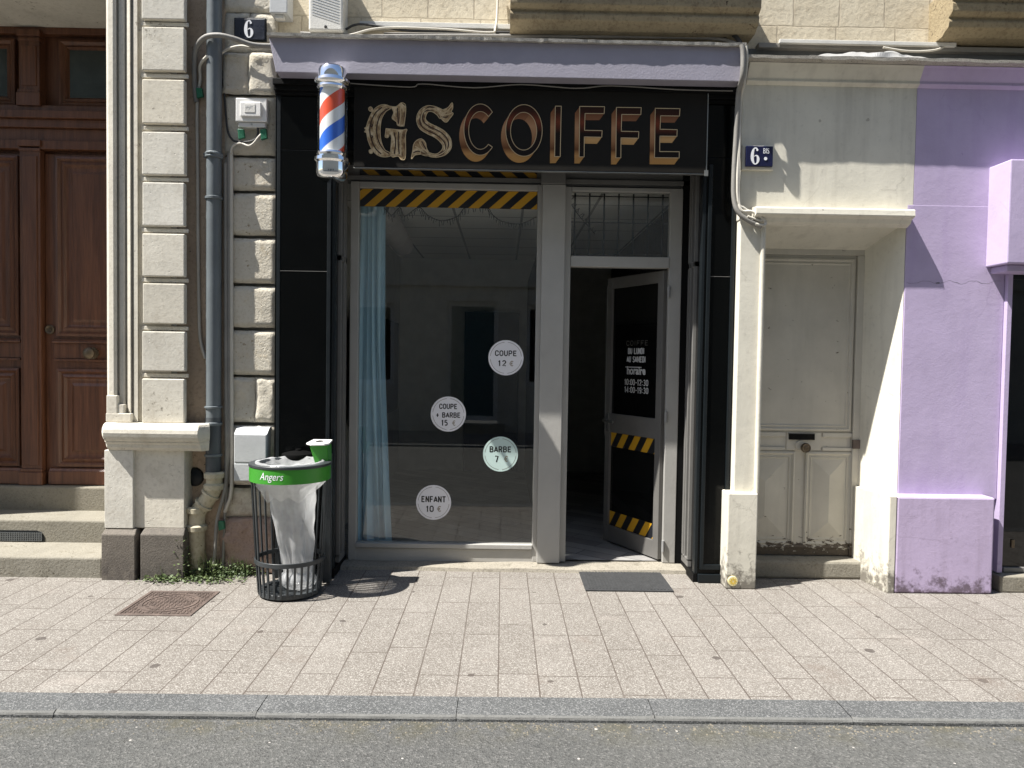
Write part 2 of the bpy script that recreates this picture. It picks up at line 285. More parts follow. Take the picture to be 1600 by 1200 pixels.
MT['yellow_dim'] = paint('dusty yellow tape', (.30, .16, .012), .5, .25)
MT['green'] = paint('bright green band', (.04, .26, .02), .36, .05); MT['greentape'] = paint('green tape', (.012, .13, .065), .5, .2)
MT['binmetal'] = paint('dark grey bin paint', (.032, .037, .04), .38, .15); MT['bag'] = mat_bag(); MT['curtain'] = mat_curtain()
MT['pipe'] = paint('blue grey zinc pipe', (.125, .142, .15), .45, .18, scale=3); MT['pipe_dark'] = paint('tarred pipe', (.06, .068, .075), .5, .3, scale=4)
MT['castpipe'] = stone('cream painted cast pipe', (.55, .50, .37), dirt=(.12, .09, .05), dirt_amt=.45, grain=.05, bump=.002, low=(0, .35, (.2, .15, .08)))
MT['cable'] = paint('grey cable', (.22, .21, .19), .6, .15); MT['cable_pale'] = paint('cream painted cable', (.55, .52, .45), .6, .1); MT['cable_dark'] = paint('dark cable', (.03, .03, .03), .6)
MT['navy'] = paint('navy enamel', (.010, .012, .045), .2, .1, bump=.0003); MT['navy_dark'] = paint('black blue enamel', (.012, .016, .028), .3, .3); MT['enamel'] = paint('white enamel', (.75, .76, .78), .25, .05)
MT['steel_dull'] = paint('dull flashing sheet', (.27, .27, .265), .5, .25); MT['iron_grey'] = paint('grey iron', (.09, .095, .095), .6, .2); MT['leadgrey'] = paint('dull lead', (.10, .105, .105), .6, .2); MT['peeled'] = mat_peeled('peeling cream door paint', (.50, .475, .41)); MT['peeled_low'] = mat_peeled('badly peeling rail', (.50, .475, .41), z0=.1, z1=.4, base=.04)
MT['iron'] = paint('rusty cast iron', (.105, .078, .065), .6, .35, scale=9, bump=.002); MT['mat'] = paint('dark rubber mat', (.030, .031, .032), .85, .25, scale=30, bump=.002)
MT['tile'] = mat_tiles(); MT['planks'] = mat_planks(); MT['roomwall'] = paint('dim room wall', (.55, .55, .51), .8, .1); MT['roomdark'] = paint('gloom black partitions', (.018, .018, .018), .7)  # partitions coloured near black for the unlit gloom behind the doorway
MT['duct'] = paint('pale duct foil', (.33, .31, .30), .6); MT['badge'] = paint('yellow badge', (.62, .42, .04), .4, .2); MT['badge_pale'] = plain('pale badge rim', (.72, .64, .33), .5); MT['leaf'] = None
def mat_leaf():
    m = NT('small weed leaves'); n = m.noise(9, 3); c = m.mix(m.ramp(n, [(.35, 0.0), (.65, 1.0)]), (.045, .075, .02), (.13, .17, .06)); m.b.inputs['Subsurface Weight'].default_value = 0; return m.fin(c, .6)
MT['leaf'] = mat_leaf(); MT['bulb'] = plain('dark wire', (.02, .02, .02), .5); MT['brass'] = paint('tarnished brass', (.13, .10, .065), .45, .3, metal=.6)
MT['opp'] = stone('pale house stone', (.52, .49, .42), dirt_amt=.25); MT['opp_door'] = paint('teal door paint', (.025, .07, .085), .4); MT['opp_trim'] = paint('white window paint', (.6, .6, .58), .5)

# ------------------------------------------------------------------ mesh building
class MB:
    def __init__(s): s.v = []; s.f = []; s.mi = []
    def add(s, vs, fs, mi=0):
        o = len(s.v); s.v += [tuple(q) for q in vs]; s.f += [tuple(i+o for i in f) for f in fs]; s.mi += [mi]*len(fs); return s
    def box(s, x0, x1, y0, y1, z0, z1, mi=0):
        return s.add([(x, y, z) for x in (x0, x1) for y in (y0, y1) for z in (z0, z1)],
            [(0, 1, 3, 2), (4, 6, 7, 5), (0, 4, 5, 1), (2, 3, 7, 6), (0, 2, 6, 4), (1, 5, 7, 3)], mi)
    def quad(s, a, b, c, d, mi=0): return s.add([a, b, c, d], [(0, 1, 2, 3)], mi)
    def polyxz(s, pts, y0, y1=None, mi=0):        # polygon in X,Z facing the street, given thickness back to y1
        n = len(pts); tri = tessellate_polygon([[Vector((p[0], p[1], 0)) for p in pts]])
        s.add([(p[0], y0, p[1]) for p in pts], tri, mi)
        if y1 is not None:
            s.add([(p[0], y1, p[1]) for p in pts], [t[::-1] for t in tri], mi)
            s.add([(p[0], y0, p[1]) for p in pts]+[(p[0], y1, p[1]) for p in pts], [(i, (i+1) % n, n+(i+1) % n, n+i) for i in range(n)], mi)
        return s
    def extrude_x(s, prof, x0, x1, mi=0, trim0=0.0, trim1=0.0):     # closed profile in Y,Z swept along X
        n = len(prof); tri = tessellate_polygon([[Vector((p[0], p[1], 0)) for p in prof]])
        a = [(x0, p[0], p[1]) for p in prof]; b = [(x1, p[0], p[1]) for p in prof]
        s.add(a+b, [(i, (i+1) % n, n+(i+1) % n, n+i) for i in range(n)], mi); s.add(a, tri, mi); s.add(b, [t[::-1] for t in tri], mi); return s
    def extrude_z(s, prof, z0, z1, mi=0):       # closed profile in X,Y swept up Z
        n = len(prof); tri = tessellate_polygon([[Vector((p[0], p[1], 0)) for p in prof]])
        a = [(p[0], p[1], z0) for p in prof]; b = [(p[0], p[1], z1) for p in prof]
        s.add(a+b, [(i, (i+1) % n, n+(i+1) % n, n+i) for i in range(n)], mi); s.add(a, tri, mi); s.add(b, [t[::-1] for t in tri], mi); return s
    def lathe(s, prof, c, n=32, mi=0, axis=Vector((0, 0, 1)), closed=False):
        q = Vector((0, 0, 1)).rotation_difference(axis.normalized()); vs = []; m = len(prof); c = Vector(c)
        for r, h in prof:
            for k in range(n):
                a = 2*math.pi*k/n; vs.append(c + q @ Vector((r*math.cos(a), r*math.sin(a), h)))
        fs = [(i*n+k, i*n+(k+1) % n, (i+1)*n+(k+1) % n, (i+1)*n+k) for i in range(m-1) for k in range(n)]
        if closed: fs += [tuple(range(n))[::-1], tuple((m-1)*n+k for k in range(n))]
        return s.add(vs, fs, mi)
    def tube(s, pts, r, n=8, mi=0, smooth=4, caps=True):
        pts = [Vector(p) for p in pts]
        if smooth and len(pts) > 2:
            o = []
            for i in range(len(pts)-1):
                p0, p1, p2, p3 = pts[max(i-1, 0)], pts[i], pts[i+1], pts[min(i+2, len(pts)-1)]
                for k in range(smooth):
                    t = k/smooth; o.append(.5*((2*p1)+(p2-p0)*t+(2*p0-5*p1+4*p2-p3)*t*t+(3*p1-p0-3*p2+p3)*t**3))
            pts = o+[pts[-1]]
        vs = []; nrm = None
        for i, p in enumerate(pts):
            t = (pts[min(i+1, len(pts)-1)]-pts[max(i-1, 0)]).normalized()
            if nrm is None:
                nrm = t.cross(Vector((0, 1, 0)) if abs(t.y) < .9 else Vector((1, 0, 0))).normalized()
            nrm = (nrm - t*nrm.dot(t)).normalized(); b = t.cross(nrm); rr = r[i] if isinstance(r, list) else r
            for k in range(n):
                a = 2*math.pi*k/n; vs.append(p+(nrm*math.cos(a)+b*math.sin(a))*rr)
        m = len(pts); fs = [(i*n+k, i*n+(k+1) % n, (i+1)*n+(k+1) % n, (i+1)*n+k) for i in range(m-1) for k in range(n)]
        if caps: fs += [tuple(range(n))[::-1], tuple((m-1)*n+k for k in range(n))]
        return s.add(vs, fs, mi)
    def ringpanel(s, x0, x1, z0, z1, rings, mi=0, ridge=None):   # nested rectangles (inset, y): mouldings of a panelled door
        def rect(d, y): return [(x0+d, y, z0+d), (x1-d, y, z0+d), (x1-d, y, z1-d), (x0+d, y, z1-d)]
        for (d0, y0), (d1, y1) in zip(rings, rings[1:]):
            s.add(rect(d0, y0)+rect(d1, y1), [(k, (k+1) % 4, 4+(k+1) % 4, 4+k) for k in range(4)], mi)
        d, y = rings[-1]
        if ridge is None: s.add(rect(d, y), [(0, 1, 2, 3)], mi)
        else:           # pyramid with a short upright ridge
            a, b, c, e = rect(d, y); xm = (x0+x1)/2; h = (x1-x0)/2-d; p, q = (xm, ridge, z0+d+h), (xm, ridge, z1-d-h)
            s.add([a, b, c, e, p, q], [(0, 1, 4), (1, 2, 5, 4), (2, 3, 5), (3, 0, 4, 5)], mi)
        return s
    def rough(s, x0, x1, z0, z1, y, amp=.008, step=.025, seed=0, depth=.06, edge=.012, mi=0):    # one hewn block face
        nx = max(2, int((x1-x0)/step)); nz = max(2, int((z1-z0)/step)); vs = []
        for j in range(nz+1):
            for i in range(nx+1):
                x = x0+(x1-x0)*i/nx; z = z0+(z1-z0)*j/nz
                d = min(x-x0, x1-x, z-z0, z1-z); q = Vector((x*7+seed, z*7, seed*1.7))
                h = amp*(noise.noise(q)+.6*noise.noise(q*2.7)+.35*noise.noise(q*6))
                e = depth if d < 1e-6 else edge*max(0, 1-d/.03)**2
                vs.append((x+(noise.noise(q*2)*.004 if d < 1e-6 else 0), y+h+e, z+(noise.noise(q*2.2)*.004 if d < 1e-6 else 0)))
        return s.add(vs, [(j*(nx+1)+i, j*(nx+1)+i+1, (j+1)*(nx+1)+i+1, (j+1)*(nx+1)+i) for j in range(nz) for i in range(nx)], mi)
    def build(s, name, mats, parent=None, bevel=0, smooth=None, seg=2, solid=0):
        me = bpy.data.meshes.new(name); off = parent_loc(parent)
        me.from_pydata([(a-off.x, b-off.y, c-off.z) for a, b, c in s.v], [], s.f)
        if not isinstance(mats, (list, tuple)): mats = [mats]
        for m in mats: me.materials.append(MT[m] if isinstance(m, str) else m)
        me.polygons.foreach_set('material_index', s.mi)
        bm = bmesh.new(); bm.from_mesh(me); bmesh.ops.remove_doubles(bm, verts=bm.verts, dist=1e-5) if smooth is not None else None
        bmesh.ops.recalc_face_normals(bm, faces=bm.faces) if smooth is not None or bevel else None
        bm.to_mesh(me); bm.free()
        if smooth is not None:
            me.polygons.foreach_set('use_smooth', [True]*len(me.polygons)); me.set_sharp_from_angle(angle=R(smooth))
        me.update(); o = bpy.data.objects.new(name, me); COL.objects.link(o)
        if parent is not None: o.parent = parent
        if bevel:
            b = o.modifiers.new('edge', 'BEVEL'); b.width = bevel; b.segments = seg; b.limit_method = 'ANGLE'; b.angle_limit = R(40); b.harden_normals = False
        if solid:
            d = o.modifiers.new('thickness', 'SOLIDIFY'); d.thickness = solid
        return o
def parent_loc(p):
    v = Vector((0, 0, 0))
    while p is not None: v += p.location; p = p.parent
    return v
def thing(name, label, cat, loc=(0, 0, 0), group=None):
    o = bpy.data.objects.new(name, None); o.empty_display_size = .1; COL.objects.link(o); o.location = loc
    return tag(o, label, cat, group)
def tag(o, label=None, cat=None, group=None, kind=None):
    if label: o['label'] = label
    if cat: o['category'] = cat
    if group: o['group'] = group
    if kind: o['kind'] = kind
    return o
def bx(name, m, par, x0, x1, y0, y1, z0, z1, bevel=.003): return MB().box(x0, x1, y0, y1, z0, z1).build(name, m, par, bevel)
def text2d(body, h=None, wd=None, bold=0.0, shear=0.0, gap=1.0):
    cu = bpy.data.curves.new('t', 'FONT'); cu.body = body; cu.size = 1; cu.offset = bold; cu.shear = shear; cu.space_character = gap; cu.resolution_u = 6
    ob = bpy.data.objects.new('t', cu); me = bpy.data.meshes.new_from_object(ob)
    vs = [(v.co.x, v.co.y) for v in me.vertices]; fs = [tuple(p.vertices) for p in me.polygons]
    bpy.data.objects.remove(ob); bpy.data.curves.remove(cu); bpy.data.meshes.remove(me)
    xa, xb = min(v[0] for v in vs), max(v[0] for v in vs); ya, yb = min(v[1] for v in vs), max(v[1] for v in vs)
    ky = (h/(yb-ya)) if h else None; kx = (wd/(xb-xa)) if wd else ky; ky = ky or kx
    return [((x-(xa+xb)/2)*kx, (y-(ya+yb)/2)*ky) for x, y in vs], fs
def put_text(mb, body, cx, cz, y, h=None, wd=None, mi=0, **k):
    vs, fs = text2d(body, h, wd, **k); mb.add([(cx+a, y, cz+b) for a, b in vs], fs, mi); return mb
def ribbon(mb, pts, y, mi=0, k=1.0, smooth=5):      # stroke of varying half width: (x, z, half width)
    P3 = [Vector(p) for p in pts]; o = []
    for i in range(len(P3)-1):
        p0, p1, p2, p3 = P3[max(i-1, 0)], P3[i], P3[i+1], P3[min(i+2, len(P3)-1)]
        for j in range(smooth):
            t = j/smooth; o.append(.5*((2*p1)+(p2-p0)*t+(2*p0-5*p1+4*p2-p3)*t*t+(3*p1-p0-3*p2+p3)*t**3))
    o.append(P3[-1]); vs = []
    for i, p in enumerate(o):
        t = o[min(i+1, len(o)-1)]-o[max(i-1, 0)]; n = Vector((-t.y, t.x)).normalized(); hw = max(p.z, 0)*k
        vs += [(p.x+n.x*hw, y, p.y+n.y*hw), (p.x-n.x*hw, y, p.y-n.y*hw)]
    mb.add(vs, [(2*i, 2*i+1, 2*i+3, 2*i+2) for i in range(len(o)-1)], mi); return mb

def _arc(cx, cy, rx, ry, a0, a1, n=12): return [(cx+rx*math.cos(R(a0+(a1-a0)*i/n)), cy+ry*math.sin(R(a0+(a1-a0)*i/n))) for i in range(n+1)]
_O = _arc(.5, .68, .4, .26, 0, 180)+_arc(.5, .32, .4, .26, 180, 360)+[(.9, .68)]
GL = {'A': [[(.04, .06), (.5, .94)], [(.5, .94), (.96, .06)], [(.2, .32), (.8, .32)]], 'B': [[(.12, .0), (.12, 1)], [(.1, .94), (.55, .94)]+_arc(.55, .74, .3, .2, 90, -90)+[(.1, .54)], [(.1, .52), (.58, .52)]+_arc(.58, .29, .32, .23, 90, -90)+[(.1, .06)]],
    'C': [_arc(.5, .66, .4, .28, 0, 180)+_arc(.5, .34, .4, .28, 180, 360)], 'D': [[(.12, 0), (.12, 1)], [(.1, .94), (.5, .94)]+_arc(.5, .66, .4, .28, 90, 0)+_arc(.5, .34, .4, .28, 0, -90)+[(.1, .06)]],
    'E': [[(.14, 0), (.14, 1)], [(.14, .93), (.88, .93)], [(.14, .52), (.78, .52)], [(.14, .07), (.9, .07)]], 'F': [[(.14, 0), (.14, 1)], [(.14, .93), (.9, .93)], [(.14, .5), (.78, .5)]], 'I': [[(.5, 0), (.5, 1)]], 'L': [[(.14, 0), (.14, 1)], [(.14, .07), (.9, .07)]],
    'M': [[(.1, 0), (.1, 1)], [(.12, .96), (.5, .2), (.88, .96)], [(.9, 0), (.9, 1)]], 'N': [[(.12, 0), (.12, 1)], [(.12, .95), (.88, .05)], [(.88, 0), (.88, 1)]], 'O': [_O], 'P': [[(.12, 0), (.12, 1)], [(.1, .94), (.55, .94)]+_arc(.55, .7, .33, .24, 90, -90)+[(.1, .46)]],
    'R': [[(.12, 0), (.12, 1)], [(.1, .94), (.55, .94)]+_arc(.55, .72, .33, .22, 90, -90)+[(.1, .5)], [(.55, .48), (.88, .0)]], 'S': [_arc(.5, .74, .36, .2, 20, 270)+_arc(.5, .29, .38, .23, 90, -160)], 'T': [[(.5, 0), (.5, .9)], [(.02, .93), (.98, .93)]], 'U': [[(.12, 1)]+_arc(.5, .34, .38, .28, 180, 360)+[(.88, 1)]],
    '0': [_O], '1': [[(.55, 0), (.55, 1)], [(.55, .93), (.22, .72)]], '2': [_arc(.5, .7, .36, .24, 170, -30)+[(.14, .07), (.9, .07)]], '3': [_arc(.48, .73, .34, .21, 150, -80)+_arc(.48, .28, .38, .22, 80, -150)], '4': [[(.7, 0), (.7, 1), (.06, .28), (.96, .28)]], '5': [[(.84, .93), (.2, .93), (.16, .54)]+_arc(.48, .33, .38, .27, 110, -140)],
    '7': [[(.08, .93), (.9, .93), (.42, 0)]], '9': [_arc(.5, .66, .36, .28, 0, 360)+[(.86, .4)]+_arc(.5, .3, .36, .24, 0, -140)], '+': [[(.1, .45), (.9, .45)], [(.5, .1), (.5, .8)]], '-': [[(.15, .45), (.85, .45)]], ':': [[(.5, .12), (.5, .24)], [(.5, .6), (.5, .72)]]}
WID = {'I': .5, '1': .75, ':': .45, '-': .7, '+': .9, 'M': 1.25, ' ': .6}
def stroke_text(body, h, wd, thick):        # bold upright lettering as short flat strips, centred: returns (x, z, lift), faces
    tot = sum(WID.get(c, 1)+.24 for c in body)-.24; k = wd/tot; x = -wd/2; vs, fs = [], []; n = 0
    for c in body:
        cw = WID.get(c, 1)*k
        for st_ in GL.get(c, []):
            pts = [Vector((x+a*cw, (b-.5)*h)) for a, b in st_]; n += 1; o = len(vs)
            for i, p in enumerate(pts):
                a, b = pts[max(i-1, 0)], pts[min(i+1, len(pts)-1)]; t = (b-a).normalized(); q = Vector((-t.y, t.x))*thick*h*.5; lift = .00012*(n % 4)
                vs += [(p.x+q.x, p.y+q.y, lift), (p.x-q.x, p.y-q.y, lift)]
            fs += [(o+2*i, o+2*i+1, o+2*i+3, o+2*i+2) for i in range(len(pts)-1)]
        x += cw+.24*k
    return vs, fs
# ================================================================== GROUND (structure)
def sheet(name, m, x0, x1, y0, y1, z, label_kind='structure'):
    o = MB().quad((x0, y0, z), (x1, y0, z), (x1, y1, z), (x0, y1, z)).build(name, m); tag(o, kind='structure'); return o
KY = -1.785; KO = -1.955; RZ = -.026
sheet('pavement', 'pave', -40, 40, KY-.004, .5, 0)
sheet('road', 'asphalt', -40, 40, -7.0, KO+.02, RZ)
sheet('opposite_pavement', 'pave', -40, 40, -9.6, -7.0, .02)
kb = MB(); jx = XX(1018, 1100, -1.87)
for k in range(-16, 17):
    a, b = jx+k*.84+.0015, jx+(k+1)*.84-.0015; d = rnd.uniform(-.002, .002); n = 42; vs = []
    for i in range(n+1):
        x = a+(b-a)*i/n; q = noise.noise(Vector((x*9, k, 1)))+.6*noise.noise(Vector((x*31, k, 5))); e = .004*q-(.012*max(0, 1-min(i, n-i)/1.6) if k % 2 else .004*(i in (0, n)))
        vs += [(x, KY, .002), (x, KO+.014-e, -.001+d), (x, KO+.003-e, -.006+d+.002*q), (x, KO-.001-e*.4, -.014+d), (x, KO-.001, -.08)]
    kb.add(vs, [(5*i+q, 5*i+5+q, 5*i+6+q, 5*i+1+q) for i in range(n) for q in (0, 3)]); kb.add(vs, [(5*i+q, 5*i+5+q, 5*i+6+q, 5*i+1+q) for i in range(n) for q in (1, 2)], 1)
kb_ = kb.build('kerb', ['kerb', stone('lit pale kerb arris', (.17, .172, .168), dirt=(.05, .05, .05), dirt_amt=.8, grain=.25, bump=.004, scale=14)]); tag(kb_, kind='structure')  # front arris coloured paler, painting in the light on its rounded lip
bed = MB().box(-40, 40, KO+.004, KY-.002, -.06, -.012).build('kerb_bedding', 'kerb'); tag(bed, kind='structure')
sheet('ground', 'asphalt', -60, 60, -60, 60, -.3)

# ================================================================== STONE HOUSE (door with steps)
YW = -.06                                    # wall face of the stone house
xj0, xj1 = XX(167, 400, -.08), XX(216, 400, -.08)
xq0, xq1 = XX(222, 400, -.10), XX(288, 400, -.10)
xn1 = XX(346, 400, .03)
TOPZ = 4.5
H = thing('stone_house', 'cream limestone house with a panelled brown double door up three worn steps', 'house', (-3.4, YW, 0))
s1 = -.11; z1 = ZZ(60, 870, s1); s2 = G(60, 847, z1).y; z2 = ZZ(60, 812, s2); s3 = min(G(60, 797, z2).y, s2+.33); z3 = ZZ(60, 760, s3); YD = s3+.10
xs = XX(160, 880, s1)
xr = xj0+.03                                  # reveal of the doorway
wl = MB(); wl.box(xj1-.01, xn1-.30, YW, .45, 0, TOPZ); MB().box(xn1-.30, xn1+.02, .03, .45, 0, TOPZ).build('recess_wall', 'niche', H)
wl.box(xr, xj1-.01, -.03, YD+.25, 0, TOPZ); wl.build('wall', 'limestone', H)
zl = ZZ(80, 45, YD); MB().box(-6.2, xr, -.02, YD+.25, zl, TOPZ).build('lintel', 'limestone', H, .008)
MB().box(-6.2, -4.95, -.05, YD+.25, 0, zl-.002).build('wall', 'limestone', H)
# moulded door surround, profile in plan
pr = [(167, -.015), (167, -.075), (170, -.098), (177, -.104), (182.5, -.09), (183.5, -.060), (185.5, -.060), (186.5, -.078), (192, -.083), (195.5, -.078), (196, -.06), (198, -.06), (199, -.075), (203.5, -.09), (205, -.082), (206, -.062), (208, -.062), (209, -.082), (215, -.085), (216, -.05), (216, 0)]
prof = [(XX(u, 400, y), y) for u, y in pr]
MB().extrude_z(prof, ZZ(190, 660, -.08), TOPZ).build('door_surround', 'limestone', H, .003)
bb = MB(); zb = ZZ(190, 660, -.08)
for i, (ua, v, yy) in enumerate(((166, 618, -.112), (166, 632, -.106), (165, 646, -.113))):
    bb.box(XX(ua, v, yy), XX(183+i*11, v, yy), yy, -.0, zb+.002*i, ZZ(190, v, yy))
bb.build('surround_foot', 'limestone', H, .005)
for v0, v1 in ((-100, -46), (-30, 30), (42, 110), (124, 193), (206, 273), (285, 353), (365, 432), (443, 506), (518, 580), (592, 661)):
    a, b, c, d = RC(222, v0, 288, v1, -.10); a, b = xq0+rnd.uniform(-.004, .004), xq1+rnd.uniform(-.004, .004)
    q = MB(); n = 6
    q.box(a, b, -.10, YW+.002, c, d); q.build('quoin', 'limestone', H, .007, seg=3)
# thin raised joints between quoins
for v in (36, 117, 199, 279, 359, 437, 512, 586): z = ZZ(255, v, -.08); bx('joint_band', 'limestone', H, xq0-.02, xq1+.012, -.072, YW+.003, z-.016, z+.010, .004)
# ledge with round nose, both ends returned
zt, zb_ = ZZ(240, 662, -.15), ZZ(240, 705, -.15); hh = zt-zb_
lp = [(-.02, zt), (-.14, zt)] + [(-.14-.055*math.sin(a), zb_+hh*.66+hh*.34*math.cos(a)) for a in [math.pi*k/8 for k in range(1, 8)]] + [(-.165, zb_+hh*.32), (-.15, zb_+hh*.24), (-.145, zb_+hh*.12), (-.125, zb_), (-.02, zb_)]
xl0, xl1 = XX(153, 680, -.16), XX(324, 680, -.16); led = MB()
n = len(lp); seq = []
for k, (ins) in enumerate((1.0, 0.0, 0.0, 1.0)):
    x = (xl0, xl0+.05, xl1-.05, xl1)[k]; row = []
    for y, z in lp:
        out = max(0, -.02-y)/.175
        row.append((x if k in (1, 2) else (xl0+(1-out)*.055 if k == 0 else xl1-(1-out)*.055), y if k in (1, 2) else -.02-(max(0, -.02-y))*.55, z))
    seq.append(row)
led.add([p for r_ in seq for p in r_], [(k*n+i, k*n+(i+1) % n, (k+1)*n+(i+1) % n, (k+1)*n+i) for k in range(3) for i in range(n)]+[tuple(range(n))[::-1], tuple(3*n+i for i in range(n))])
led.build('ledge', 'limestone', H, .004)
zp0 = ZZ(240, 826, -.12)
bx('pedestal', 'limestone', H, XX(163, 760, -.125), XX(208, 760, -.125), -.125, .2, zp0, zb_, .004); bx('pedestal', 'limestone', H, XX(208, 760, -.10), XX(288, 760, -.10), -.10, .1, zp0, zb_, .004)
for ua, ub, yy in ((158, 211, -.155), (219, 287, -.145)):
    xa, xb = XX(ua, 870, yy), XX(ub, 870, yy); pl = MB(); zc = zp0-.035
    pl.add([(xa, yy, 0), (xb, yy, 0), (xb, yy, zc), (xa, yy, zc), (xa+.01, yy+.04, zp0), (xb-.01, yy+.04, zp0), (xb, .1, 0), (xb, .1, zc), (xb-.01, .1, zp0), (xa, .1, 0), (xa, .1, zc), (xa+.01, .1, zp0)],
        [(0, 1, 2, 3), (3, 2, 5, 4), (4, 5, 8, 11), (1, 6, 7, 2), (2, 7, 8, 5), (9, 0, 3, 10), (10, 3, 4, 11)]); pl.build('plinth', 'granite', H, .006)
bx('plinth', 'granite', H, XX(205, 870, -.06), XX(287, 870, -.06), -.06, .09, 0, zp0-.01)
for nm, y0, za, zb2, xe in (('step', s1, 0, z1, xs), ('step', s2, z1, z2, xr), ('step', s3, z2, z3, xr)):
    st = MB().box(-4.95, xe, y0, YD+.2 if za > .2 else y0+.6, za-.02, zb2).build(nm, 'step', H, .016, seg=3)
    if abs(za-z1) < 1e-6:
        vg = MB(); xa, xb = -4.6, XX(70, 838, s2); za1, zb1 = ZZ(60, 846, s2), ZZ(60, 829, s2)
        vg.polyxz([(xa, za1), (xb, za1), (xb, za1+.03), (xb-.02, zb1-.012), (xb-.06, zb1), (xa, zb1)], s2-.004, s2+.01)
        for k in range(60):
            x = xb-.02-k*.016
            if x > xa: vg.box(x-.004, x+.004, s2-.009, s2-.003, za1+.004, zb1-.014, 1)
        for k in range(5): z = za1+.006+k*.013; vg.box(xa, xb-.02, s2-.0085, s2-.0035, z, z+.005, 1)
        vg.build('vent_grille', ['charcoal', 'iron_grey'], st)
# ---- the wooden doors
DX = lambda u, v=400: XX(u, v, YD); DZ = lambda v, u=80: ZZ(u, v, YD)
ztop = zl; xm0, xm1 = DX(38), DX(70)
bx('door_frame', 'wood', H, -4.95, xr, YD+.03, YD+.10, z3, ztop)
def panel_leaf(x0, x1, handle):
    L = bx('door_leaf', 'wood', H, x0, x1, YD, YD+.05, z3+.004, DZ(240)-.004)
    xa, xb = x0+.09, x1-.03
    MB().ringpanel(xa, xb, DZ(525), DZ(245), [(0, YD), (0, YD-.02), (.018, YD-.026), (.035, YD-.008), (.06, YD-.02), (.075, YD-.004), (.1, YD+.004), (.13, YD-.010)]).build('panel', 'wood', L)
    MB().ringpanel(xa, xb, DZ(728), DZ(576), [(0, YD), (0, YD-.02), (.018, YD-.026), (.035, YD-.008), (.06, YD-.022), (.075, YD-.004), (.1, YD+.004), (.13, YD-.012)]).build('panel', 'wood', L)
    r_ = MB(); zr0, zr1 = DZ(560), DZ(536); r_.box(xa-.02, xb+.02, YD-.016, YD+.01, zr0, zr1)
    r_.extrude_x([(YD+.01, zr1), (YD-.034, zr1), (YD-.04, zr1+.012), (YD-.02, zr1+.03), (YD+.01, zr1+.034)], xa-.02, xb+.02); r_.box(xa-.015, xb+.015, YD-.03, YD+.01, zr0-.018, zr0-.002); r_.build('rail', 'wood', L, .003)
    b_ = MB(); zq0, zq1 = z3+.006, DZ(735); b_.box(xa-.05, xb+.03, YD-.045, YD+.01, zq0, zq1); b_.extrude_x([(YD+.01, zq1), (YD-.045, zq1), (YD-.03, zq1+.02), (YD+.01, zq1+.03)], xa-.045, xb+.028); b_.build('kick_board', 'wood', L, .004)
    if handle:
        c = P(144, 552, YD-.03)
        MB().lathe([(0, .075), (.025, .07), (.042, .055), (.044, .04), (.03, .028), (.018, .02), (.018, .008), (.045, .006), (.045, -.02)], c, 24, axis=Vector((0, -1, 0))).build('knob', 'brass', L, smooth=35)
        c = P(78, 515, YD-.004)
        MB().lathe([(0, .008), (.013, .008), (.014, .004), (.03, .012), (.036, .006), (.036, -.01)], c, 24, axis=Vector((0, -1, 0))).build('lock', 'brass', L, smooth=35)
panel_leaf(xm1+.004, xr-.004, True); panel_leaf(-4.94, xm0-.004, False)
def pil(z0, z1, nm):
    q = MB(); q.box(xm0, xm1, YD-.05, YD+.05, z0, z1); q.box(xm0-.012, xm1+.012, YD-.07, YD, z0+.001, z0+.10); q.box(xm0-.006, xm1+.006, YD-.062, YD, z0+.1, z0+.125); q.box(xm0-.01, xm1+.01, YD-.065, YD, z1-.05, z1-.001); q.box(xm0-.004, xm1+.004, YD-.058, YD, z1-.085, z1-.06)
    q.box(xm0+.022, xm1-.022, YD-.058, YD, z0+.15, z1-.12); q.build(nm, 'wood', H, .005)
pil(z3+.002, DZ(222), 'door_post'); pil(DZ(170), ztop-.03, 'door_post')
tb = MB()
for va, vb, yy in ((178, 190, -.09), (190, 203, -.06), (203, 222, -.03), (222, 236, -.05), (168, 178, -.05)): tb.box(-4.94, xr-.004, YD+yy, YD+.03, DZ(vb)+.001, DZ(va))
tb.build('transom_rail', 'wood', H, .004); bx('head_rail', 'wood', H, -4.94, xr-.004, YD-.03, YD+.03, ztop-.05, ztop-.001)
for xa, xb in ((DX(93, 100), xr-.01), (-4.9, DX(24, 100))):
    t_ = MB(); t_.ringpanel(xa, xb, DZ(166), DZ(62), [(0, YD+.02), (0, YD-.01), (.02, YD-.02), (.04, YD+.0), (.055, YD-.01), (.07, YD+.012)]); w_ = t_.build('transom_window', 'wood', H)
    MB().quad((xa+.07, YD+.0115, DZ(166)+.07), (xb-.07, YD+.0115, DZ(166)+.07), (xb-.07, YD+.0115, DZ(62)-.07), (xa+.07, YD+.0115, DZ(62)-.07)).build('pane', 'dimglass', w_)
MB().lathe([(0, .03), (.04, .028), (.06, .018), (.066, 0)], P(304, 745, .03), 20, axis=Vector((0, -1, 0))).build('wall_cap', 'charcoal', H, smooth=40)

